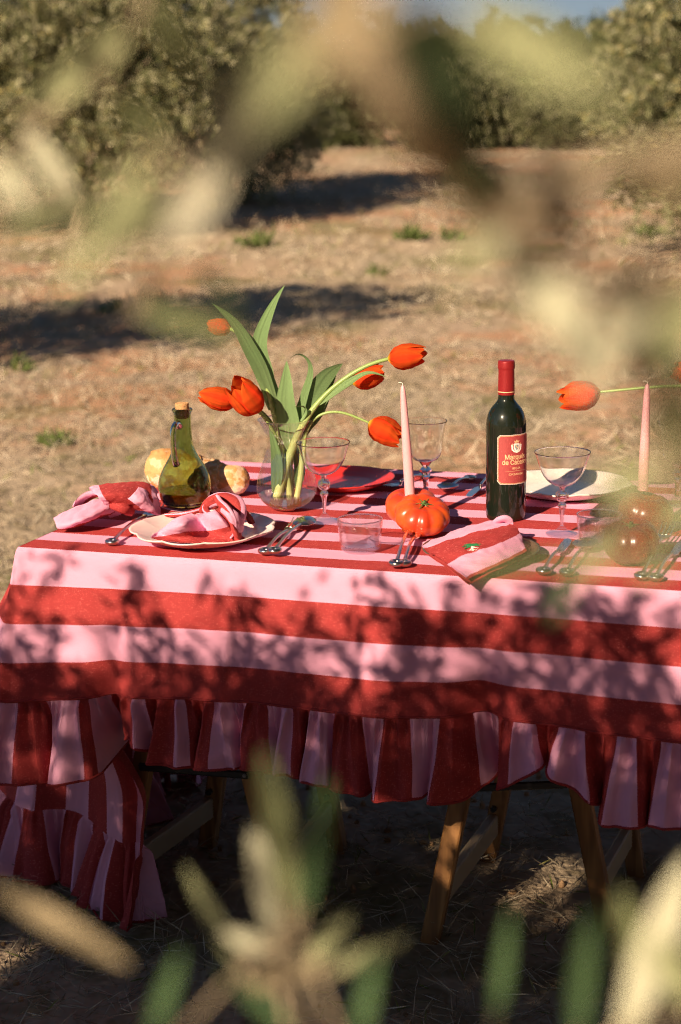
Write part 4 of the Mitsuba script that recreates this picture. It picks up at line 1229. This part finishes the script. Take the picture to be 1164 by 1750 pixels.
tulip('red tulip held farthest right on a long pale stem, above the candle', [q(470, 862, -.02), q(484, 812, -.018), q(505, 752, -.015), q(530, 706, -.02), q(556, 675, -.02), q(600, 640, -.02), q(635, 622, -.02), q(665, 613, -.02)], .0048, q(728, 606, -.03) - q(665, 613, -.02), .0230, .070, seed=5, openf=.06, spin=.2,
      lvs=[([q(545, 690, -.02), q(570, 672, -.025), q(602, 652, -.03), q(630, 638, -.035), q(662, 645, -.04)], .020, (.5, .7, .9, 1.0), .3, 1.15),
           ([q(505, 760, -.005), q(524, 722, -.005), q(545, 690, -.008), q(562, 662, -.01), q(575, 640, -.012)], .030, (-.8, -.9, -1.0), .45, .55)])
tulip('red tulip half hidden by a leaf, left of the farthest right one', [q(476, 860, .01), q(500, 780, .02), q(535, 706, .03), q(572, 674, .035), q(604, 654, .04)], .0030, q(661, 632, .045) - q(604, 654, .04), .0225, .064, seed=6, openf=.14,
      lvs=[([q(512, 735, .012), q(530, 700, .012), q(545, 668, .012), q(560, 642, .014), q(586, 621, .02)], .056, (.15, .0, -.2, -.5), .2, .85)])
tulip('yellow streaked red tulip drooping right beside the candle', [q(505, 862, -.03), q(515, 800, -.02), q(520, 750, -.01), q(540, 714, -.01), q(575, 704, -.015), q(606, 712, -.02), q(632, 723, -.025)], .0030, q(694, 757, -.035) - q(632, 723, -.025), .0255, .068, seed=8, openf=.02, spin=.5,
      lvs=[([q(500, 770, -.008), q(493, 720, -.012), q(488, 690, -.014), q(489, 655, -.014), q(490, 616, -.016)], .042, (.0, -.1, .15), .18, 1.25),
           ([q(508, 745, .0), q(514, 705, .002), q(522, 670, .003), q(531, 640, .004), q(527, 615, -.004), q(508, 605, -.012), q(494, 614, -.016)], .017, (.9, .6, .3, .4, 1.0, 1.3), .2, 1.0),
           ([q(514, 720, -.02), q(524, 702, -.03), q(518, 694, -.04), q(502, 696, -.045)], .012, (.9, 1.2, 1.3), .2, 1.3),
           ([q(470, 842, -.02), q(474, 800, -.03), q(469, 762, -.034), q(460, 728, -.03)], .024, (.3, .2, .1), .2, .8),
           ([q(488, 836, .01), q(482, 800, .012), q(478, 772, .01), q(476, 740, .005)], .03, (.0, .2, .1), .2, .45),
           ([q(506, 836, .0), q(512, 806, .0), q(508, 775, .0), q(503, 745, .0)], .022, (.2, .0, .1), .2, .7)])
# extra bare stems crowded in the neck
for k, (a, b_, c_) in enumerate((((482, 862), (497, 806), (512, 742)), ((518, 858), (508, 806), (497, 748)), ((463, 858), (482, 815), (508, 758)))):
    pass

# second bunch, its vase outside the right edge
V2 = spot(1290, 900)
v2 = thing('glass_vase', 'clear glass vase just outside the right edge of the photo', 'vase')
obj('body', moved(lathe(VPROF, 288, 48, 0.009), V2), 'vase_glass', v2, smooth=True)
obj('rim', moved(torus(.0520, .0009, .174, 72), V2), 'glass', v2, smooth=True)


def q2(px, py, dy=0.0):
    return at_y(px, py, V2[1] + dy)


tulip('red tulip lying level above the right coupe glass', [V2 + [0, 0, .01], V2 + [-.005, 0, .12], q2(1262, 690), q2(1205, 664, .02), q2(1110, 662, .04), q2(1024, 670, .06)], .0030, q2(950, 684, .06) - q2(1024, 670, .06), .0262, .074, seed=9, openf=.10, spin=.1)
tulip('red tulip mostly outside the right edge, behind the leaves', [V2 + [.01, 0, .01], V2 + [.0, .01, .12], q2(1275, 690, .03), q2(1235, 652, .05), q2(1200, 642, .06)], .0030, q2(1150, 630, .06) - q2(1200, 642, .06), .0220, .055, seed=10, openf=.08)

# ------------------------------------------------------------------ napkins
nk = thing('knotted_napkin', 'pink and red napkin tied in a knot on the pink plate', 'napkin')


def g3(rows):
    return np.array([[at(x, y, TOP + z) for x, y, z in r_] for r_ in rows])


cloth_obj('flap', g3([[(258, 917, .023), (258, 918, .022), (259, 919, .021), (263, 921, .019)],
                      [(283, 898, .032), (288, 906, .034), (293, 914, .024), (298, 925, .015)],
                      [(309, 882, .044), (317, 895, .052), (322, 909, .032), (328, 928, .013)],
                      [(334, 879, .048), (343, 894, .032), (351, 909, .020), (362, 929, .013)],
                      [(356, 876, .054), (366, 888, .052), (380, 904, .036), (406, 924, .015)],
                      [(368, 872, .055), (380, 884, .050), (394, 900, .034), (412, 918, .017)]]), 1.02, 2.55, nk, 'j', 60, 48, .0015, .006, 5)
cloth_obj('flap', g3([[(366, 872, .055), (380, 886, .045), (392, 905, .030), (404, 925, .016)],
                      [(376, 870, .066), (390, 884, .058), (400, 902, .042), (410, 922, .018)],
                      [(386, 868, .058), (400, 880, .050), (408, 896, .035), (414, 914, .018)]]), 2.2, 3.1, nk, 'i', 36, 36, .0015, .007, 8)
roll_obj('knot_band', [at(346, 876, TOP + .045), at(356, 862, TOP + .062), at(378, 853, TOP + .072), at(400, 858, TOP + .068), at(411, 876, TOP + .055), at(408, 897, TOP + .035)], [.008, .012, .014, .015, .013, .009], 1.15, 2.35, nk, .8, seed=4, wr=.35)
roll_obj('knot_band', [at(362, 880, TOP + .05), at(352, 868, TOP + .058), at(362, 858, TOP + .066), at(378, 862, TOP + .074), at(394, 880, TOP + .062), at(398, 904, TOP + .036), at(390, 918, TOP + .022)], [.005, .007, .008, .009, .010, .011, .008], 1.85, 2.9, nk, .7, seed=6, wr=.35)
roll_obj('knot_band', [at(384, 870, TOP + .070), at(396, 880, TOP + .062), at(404, 892, TOP + .048), at(412, 906, TOP + .026)], [.010, .014, .013, .008], 1.1, 1.9, nk, .6, seed=7)
roll_obj('tail', [at(396, 866, TOP + .046), at(410, 872, TOP + .040), at(424, 884, TOP + .026), at(426, 892, TOP + .024)], [.012, .014, .012, .006], 2.1, 2.9, nk, .45, seed=9)
roll_obj('tail', [at(366, 866, TOP + .045), at(340, 872, TOP + .030), at(318, 878, TOP + .026), at(284, 880, TOP + .022)], [.009, .009, .010, .006], 1.9, 3.0, nk, .5, seed=10)

lk = thing('loose_napkin', 'pink and red napkin slung over the left edge of the table', 'napkin')
cloth_obj('hanging_end', g3([[(206, 842, .024), (212, 853, .026), (215, 862, .020), (212, 871, .012)],
                             [(175, 851, .034), (178, 864, .036), (178, 874, .030), (172, 884, .016)],
                             [(135, 865, .030), (137, 880, .030), (138, 890, .024), (135, 898, .008)],
                             [(91, 884, .012), (94, 893, .012), (97, 899, .010), (101, 905, .004)]]), 1.1, 2.12, lk, 'j', 40, 30, .0015, .007, 12)
cloth_obj('loop', g3([[(124, 866, .030), (132, 852, .044), (146, 842, .052), (166, 838, .056)],
                      [(134, 866, .022), (144, 853, .040), (157, 845, .048), (172, 843, .054)],
                      [(140, 866, .014), (152, 856, .030), (166, 849, .040), (182, 850, .050)]]), 1.15, 2.5, lk, 'i', 20, 28, .0022, .003, 13)
cloth_obj('ridge', g3([[(152, 834, .058), (160, 842, .062), (170, 852, .056), (178, 862, .042)],
                       [(182, 828, .066), (186, 840, .070), (192, 852, .058), (200, 866, .034)],
                       [(214, 824, .070), (218, 834, .072), (222, 850, .058), (226, 870, .028)],
                       [(248, 824, .064), (250, 836, .064), (252, 854, .050), (254, 876, .022)],
                       [(268, 842, .045), (270, 852, .042), (272, 864, .030), (276, 880, .012)]]), 1.8, 3.25, lk, 'i', 52, 48, .0015, .009, 15)
cloth_obj('ridge_front', g3([[(240, 826, .066), (252, 834, .060), (262, 846, .045), (270, 862, .026)],
                             [(232, 840, .068), (246, 850, .058), (258, 862, .042), (274, 876, .018)],
                             [(220, 852, .056), (234, 862, .046), (248, 872, .028), (276, 884, .008)]]), 3.1, 3.95, lk, 'j', 40, 40, .0015, .009, 16)
roll_obj('fold', [at(196, 862, TOP + .040), at(206, 866, TOP + .038), at(218, 868, TOP + .028), at(222, 876, TOP + .014)], [.012, .015, .016, .009], 2.1, 2.9, lk, .8, seed=17)
cloth_obj('corner', g3([[(178, 864, .030), (190, 860, .034), (200, 856, .036)], [(180, 874, .020), (194, 870, .024), (206, 868, .026)], [(188, 884, .004), (200, 881, .006), (212, 876, .010)]]), 1.1, 2.2, lk, 'j', 16, 16, .0022, .003, 18)
roll_obj('tail', [at(262, 868, TOP + .020), at(290, 878, TOP + .012), at(322, 880, TOP + .012), at(346, 876, TOP + .012), at(356, 872, TOP + .010)], [.012, .011, .012, .011, .006], 1.3, 2.9, lk, .55, seed=19)

pk_ = thing('folded_napkin', 'folded striped napkin with an embroidered green palm on the dark plate', 'napkin')
cg = g3([[(722, 935, .020), (744, 950, .024), (770, 968, .020), (801, 991, .006)],
         [(752, 918, .028), (776, 934, .036), (800, 950, .032), (828, 977, .014)],
         [(792, 903, .034), (814, 916, .044), (838, 934, .040), (862, 962, .020)],
         [(832, 893, .036), (852, 904, .044), (872, 918, .040), (892, 947, .022)],
         [(858, 890, .030), (876, 896, .036), (888, 908, .034), (897, 942, .022)]])
gg, nn_, ii_, jj_ = patch(cg, 44, 44, .0018, .010, 23, 45)
I_, J_ = np.meshgrid(ii_, jj_, indexing='ij')
uu = (1.92 - 0.62 * np.minimum(I_ * 1.4, 1)) + (3.72 - (1.92 - 0.62 * np.minimum(I_ * 1.4, 1))) * J_
uu = np.where(J_ > 0.975, 4.5, uu)
mesh, uv2 = solid_sheet(gg, nn_, .0018, np.stack([uu, I_ * .15], -1))
obj('top_layer', mesh, 'cloth', pk_, smooth=True, uv=uv2)
g2, n2_, _, _ = patch(cg - [0, 0, .008] + PD * 0.004, 24, 24, .0026, .006, 24, 40)
mesh, uv2 = solid_sheet(g2, n2_, .0026, np.full((24, 24, 2), (4.5, .1)))
obj('under_layer', mesh, 'cloth', pk_, smooth=True, uv=uv2)
roll_obj('curl', [at(846, 897, TOP + .034), at(853, 889, TOP + .044), at(864, 887, TOP + .046), at(872, 894, TOP + .038), at(874, 900, TOP + .032)], [.006, .010, .011, .010, .005], 1.1, 1.9, pk_, .5, seed=25)
# embroidery, in the napkin's own surface
ic, jc = 15, 24
E0 = gg[ic, jc]; EN = nn_[ic, jc]
EX = unit(np.array([1.0, 0.15, 0]) - EN * np.dot([1.0, 0.15, 0], EN)); EY = np.cross(EN, EX)


def stitch(pts, w):
    p = np.array([E0 + EX * x + EY * y for x, y in pts])
    p = spline(p, 12)
    d2 = np.linalg.norm(gg[None] - p[:, None, None], axis=-1).reshape(len(p), -1).argmin(1)
    p = p + EN * (((gg.reshape(-1, 3)[d2] - p) @ EN) + 0.0022)[:, None]
    return tube(p, np.interp(np.linspace(0, 1, 12), [0, .35, 1], [w * .6, w, w * .25]), 8, 0.35, EN)


fr = [[(0, 0), (-.006, .007), (-.015, .006)], [(0, 0), (-.003, .012), (-.010, .017)], [(0, 0), (.002, .013), (.001, .021)], [(0, 0), (.006, .011), (.013, .015)], [(0, 0), (.008, .006), (.017, .005)], [(0, 0), (-.007, .001), (-.013, -.004)], [(0, 0), (.007, .001), (.013, -.003)]]
obj('palm_fronds', cat([stitch(f_, .0030) for f_ in fr]), 'embroidery_green', pk_, smooth=True, label='green embroidered palm fronds')
obj('palm_base', cat([stitch([(0, -.001), (-.002, -.007), (-.010, -.010)], .0016), stitch([(0, -.001), (0, -.008), (-.001, -.014)], .0016), stitch([(0, -.001), (.003, -.006), (.010, -.008)], .0016), stitch([(-.004, -.011), (.002, -.012), (.008, -.013)], .0013)]), 'embroidery_white', pk_, smooth=True, label='pale embroidered strokes under the palm')

# ------------------------------------------------------------------ the olive tree the camera looks through
FT = thing('olive_tree', 'near olive tree whose blurred leaves and twigs hang across the view', 'tree')
fb = on_ground(-1.95, -0.15)
rng = np.random.default_rng(77)
ell = [(np.array([-1.95, -0.15, 1.75]), (1.25, 1.35, 0.95)), (np.array([-1.3, 0.05, 1.65]), (1.1, 1.2, 0.8)), (np.array([-2.6, 0.2, 1.7]), (1.0, 1.1, 0.9)), (np.array([-0.9, -0.75, 1.75]), (1.2, 0.9, 0.95))]
trunk, li = limbs(fb, ell, rng, 0.10, 0.38, n=12)
obj('trunk', trunk, 'bark', FT, smooth=True)
fork = fb + (np.mean([e_[0] for e_ in ell], 0) - fb) * 0.38


def out_of_view(p, m=260):
    qd = p - EYE
    z = qd @ FWD
    x, y = ground_px(p)
    return (z < 0.03) | (x < -m) | (x > 1164 + m) | (y < -m) | (y > 1750 + m)


for p, r_ in li:
    if np.all(out_of_view(p, 320)):
        obj('limb', tube(p, r_, 8), 'bark', FT, smooth=True)


def keep_shade(p):
    s = p - SUN * ((p[:, 2] - TZ) / SUN[2])[:, None]
    f = (s - FL) @ PD
    a = (s - FL) @ FD
    ok = f < -0.012 - 0.035 * meshkit.noise(np.stack([a * 4, 0 * a, 0 * a], -1), 3)
    thin = rng.uniform(0, 1, len(p)) < np.clip(0.03 + (-f - 0.24) * 1.5, 0, 1)
    w = p + SUN * ((0.6 - p[:, 1]) / SUN[1])[:, None]                # where its shadow crosses the hanging twigs
    gap = meshkit.fbm(np.stack([s[:, 0] * 2.6, s[:, 1] * 2.6, 0 * a], -1), 2, 19)
    thin = thin & ~((gap > 0.75) & (f < -0.75))                     # holes in the crown that let the sun reach the soil
    thin = thin & ~((np.abs(w[:, 0]) < 0.33) & (w[:, 2] > 0.95) & (w[:, 2] < 1.95) & (rng.uniform(0, 1, len(p)) < 0.95))
    return ok & thin & out_of_view(p) & (p[:, 2] > 0.35)


v, f, c = crown(ell + [(np.array([-1.9, -0.2, 1.3]), (1.4, 1.3, 0.7))], 4200, 28, 0.058, 0.0145, rng, (0.2, 0.3, 0.28, 0.17, 0.05), 0.26, keep_shade)
# low sprays that reach towards the table and dapple its front


def keep_spray(p):
    s = p - SUN * ((p[:, 2] - TZ) / SUN[2])[:, None]
    return ((s - FL) @ PD < -0.004) & out_of_view(p, 200)


spr = [(np.array([-1.05, 1.05, 1.70]), (0.62, 0.45, 0.38)), (np.array([-0.66, 0.75, 1.84]), (0.55, 0.40, 0.34)), (np.array([-1.45, 1.25, 1.52]), (0.5, 0.45, 0.38))]
v2_, f2_, c2_ = crown(spr, 165, 32, 0.064, 0.0160, rng, (0.2, 0.3, 0.28, 0.17, 0.05), 0.26, keep_spray, hang=0.62)
v, f, c = np.vstack([v, v2_]), np.vstack([f, f2_ + len(v)]), np.vstack([c, c2_])
obj('crown', (v, f), 'foliage', FT, smooth=False, color=c, kind='stuff')

LEAFC = {'w': (0.68, 0.66, 0.53), 'c': (0.52, 0.52, 0.39), 'y': (0.35, 0.375, 0.215), 'g': (0.085, 0.15, 0.07), 'd': (0.045, 0.062, 0.032), 't': (0.46, 0.38, 0.25), 'o': (0.20, 0.225, 0.115)}


DS = 0.74


def scr(x, y, d):
    """A spot d metres in front of the lens where a twig was seen."""
    u, v_ = x - 582, y - 875
    u, v_ = _cr * u + _sr * v_, -_sr * u + _cr * v_
    return EYE + d * DS * (FWD + RIGHT0 * u / FPX + DOWN0 * v_ / FPX)


TWIGS = [
    ('A', [(760, -260, .52), (640, -60, .50), (500, 70, .52), (400, 240, .58), (330, 330, .62), (250, 470, .74), (235, 530, .76)], .0021, [(-1.0, 0.1, 1.9), (-0.2, 0.15, 1.95)],
     [(500, 60, 335, 330, .52, 'c', .014), (400, 240, 282, 428, .60, 'w', .0125), (262, 255, 98, 508, .62, 'y', .011), (330, 330, 150, 430, .64, 'y', .012), (235, 535, 425, 578, .76, 'o', .0105), (250, 465, 262, 548, .8, 'd', .009), (335, 455, 415, 540, .8, 'd', .008), (545, 20, 440, 215, .48, 'y', .012), (640, -70, 545, 120, .42, 't', .014)]),
    ('B', [(330, -230, .85), (260, -40, .76), (215, 80, .74), (110, 175, .78), (20, 270, .76), (-10, 400, .68)], .0016, [(-1.1, 0.2, 1.9), (-0.4, 0.5, 1.9)],
     [(232, 35, 60, 190, .70, 'y', .0135), (38, 212, 134, 356, .86, 'c', .0125), (185, 160, 294, 242, .76, 'o', .012), (-30, 280, 60, 345, .62, 'c', .012), (-10, 400, 165, 335, .64, 'y', .011), (250, -20, 330, 130, .7, 'o', .011)]),
    ('C', [(500, -300, .52), (590, 10, .50), (680, 185, .52), (775, 300, .56), (890, 372, .58), (960, 330, .58), (1050, 285, .60), (1180, 262, .62), (1450, 225, .66)], .0072, [(-1.0, 0.0, 2.05), (-0.25, 0.2, 2.0)],
     [(690, -10, 825, 275, .50, 'd', .015), (660, -120, 525, 125, .44, 't', .016), (700, 210, 905, 335, .58, 'o', .0135), (830, 335, 895, 480, .62, 'c', .0125), (790, 15, 1045, 165, .47, 'y', .0135), (700, 90, 800, 330, .55, 'g', .013), (1060, 280, 1190, 330, .6, 't', .014), (905, 350, 1010, 420, .6, 'd', .010), (1000, 300, 900, 270, .6, 't', .012), (880, 360, 760, 470, .62, 'y', .009)]),
    ('D', [(1420, 360, .60), (1210, 420, .62), (1080, 470, .62), (1060, 560, .62), (1110, 690, .62), (1140, 800, .62), (1050, 900, .65), (975, 955, .70)], .0018, [(-0.3, -0.25, 2.2), (0.35, 0.05, 1.95)],
     [(850, 380, 965, 590, .58, 'c', .0125), (930, 455, 1055, 650, .58, 'c', .012), (1070, 455, 1088, 655, .66, 'c', .0115), (1095, 500, 1180, 690, .58, 'd', .014), (960, 590, 1030, 640, .60, 'c', .008), 
      (1135, 795, 1035, 862, .62, 'y', .0090), (1085, 908, 968, 990, .66, 'y', .0095), (1200, 840, 1118, 908, .60, 'y', .0105), (1160, 940, 1075, 990, .66, 'y', .0095), (1062, 868, 1012, 918, .66, 'd', .0085), (985, 960, 940, 1060, .74, 'g', .009), (985, 945, 800, 985, .78, 'o', .0075), (1150, 660, 1190, 790, .55, 'y', .012), (1110, 540, 1010, 585, .55, 'c', .010), (1190, 500, 1130, 620, .55, 'y', .012), (1100, 800, 1010, 830, .6, 'y', .010), (1105, 470, 1118, 650, .62, 'y', .009), (1165, 600, 1125, 780, .62, 'o', .010), (1185, 690, 1150, 850, .62, 'y', .009), (1040, 560, 1000, 690, .62, 'c', .0065), (1170, 470, 1130, 560, .62, 'y', .012), (1110, 690, 1180, 830, .62, 'g', .012)]),
    ('E', [(640, 2150, .78), (540, 1850, .76), (490, 1740, .75), (478, 1650, .75), (500, 1570, .70)], .0018, [(-1.3, 0.0, 0.85), (-0.5, 0.2, 0.7)],
     [(472, 1610, 432, 1398, .76, 'c', .0115), (500, 1570, 452, 1285, .64, 'o', .0115), (408, 1655, 316, 1480, .80, 'y', .0095), (510, 1590, 562, 1330, .68, 'g', .008), (472, 1628, 378, 1592, .74, 'c', .0095), (515, 1655, 602, 1560, .76, 'y', .0105), (565, 1665, 695, 1602, .76, 'y', .009), (250, 1800, 310, 1625, .66, 'g', .008), (505, 1770, 378, 1655, .66, 'g', .0075), (400, 1695, 560, 1645, .7, 't', .008), (610, 1800, 645, 1630, .66, 'g', .008)]),
    ('F', [(1180, 2150, .68), (1110, 1850, .66), (1075, 1740, .65)], .0018, [(-1.2, -0.1, 0.8), (-0.2, 0.1, 0.45), (0.25, 0.3, 0.5)],
     [(1060, 1780, 1178, 1465, .64, 'c', .0165), (1105, 1720, 1060, 1520, .66, 'o', .011), (845, 1760, 872, 1555, .7, 'g', .0065), (985, 1800, 1012, 1560, .64, 'g', .0085), (1180, 1720, 1120, 1600, .6, 'y', .012)]),
    ('G', [(-330, 1380, .74), (-120, 1440, .72), (-25, 1505, .70)], .0014, [(-1.2, 0.2, 1.0), (-0.6, 0.4, 1.1)],
     [(-25, 1508, 220, 1650, .70, 't', .0090)]),
]


def olive_leaf(b0, t0, W, col, rg):
    L = np.linalg.norm(t0 - b0)
    ax = (t0 - b0) / L
    sag = rg.uniform(-.08, .08) * L
    vw = unit(EYE - (b0 + t0) / 2 + np.array([rg.normal() * .25, rg.normal() * .25, rg.normal() * .25]) * L * 8)
    sd = unit(np.cross(ax, vw)); up = np.cross(sd, ax)
    n, m = 16, 7
    s, qq = np.meshgrid(np.linspace(0, 1, n), np.linspace(-1, 1, m), indexing='ij')
    w = W / 2 * np.sin(np.pi * (0.03 + 0.95 * s)) ** 0.75
    v = b0 + ax * (L * s)[..., None] + sd * (w * qq)[..., None] + up * (0.22 * w * np.abs(qq) + sag * 4 * s * (1 - s))[..., None]
    cc = np.array(col) * (1 - 0.18 * np.exp(-(qq / .12) ** 2) + 0.1 * (meshkit.noise(np.stack([s * 5, qq * 3, 0 * s + W * 1e4], -1), 2) - .5))[..., None]
    return v.reshape(-1, 3), quads(grid_faces(n, m)), cc.reshape(-1, 3)


for nm, pts, rad_, via, lvs in TWIGS:
    rg = np.random.default_rng(ord(nm))
    DS = {'A': 0.80, 'B': 0.9, 'C': 0.80, 'D': 0.84}.get(nm, 1.0)
    thin_ = {'E': 0.8, 'F': 0.9}.get(nm, 1.0)
    tw = np.array([scr(*p) for p in pts])
    p = spline(tw, 60)
    rad_ = rad_ * DS
    path = spline(np.vstack([[fork + [0, 0, 0.02]], via, tw[:1] + (tw[0] - tw[1]) * 0.3, tw[:1]]), 40)
    obj('limb', tube(path, np.linspace(0.020, rad_ * 1.15, 40), 8), 'bark', FT, smooth=True)
    k = obj('twig', tube(p, np.linspace(rad_ * 1.15, rad_ * 0.6, 60), 8), 'twig_bark', FT, smooth=True)
    for (x0, y0, x1, y1, d, col, W) in lvs:
        b0 = scr(x0, y0, d); t0 = scr(x1, y1, d * rg.uniform(.97, 1.06))
        v, f, c = olive_leaf(b0, t0, W * DS * thin_, np.array(LEAFC[col]) * rg.uniform(.92, 1.1), rg)
        obj('leaf', (v, f), 'foliage', k, smooth=True, color=c)
        j = np.linalg.norm(p - b0, axis=1).argmin()
        if np.linalg.norm(p[j] - b0) > 1e-3:
            obj('side_shoot', tube(spline([p[j], (p[j] + b0) / 2 + unit(b0 - t0) * 0.003, b0, b0 + (t0 - b0) * 0.15], 10), np.linspace(.0011, .0007, 10), 6), 'twig_bark', k, smooth=True)
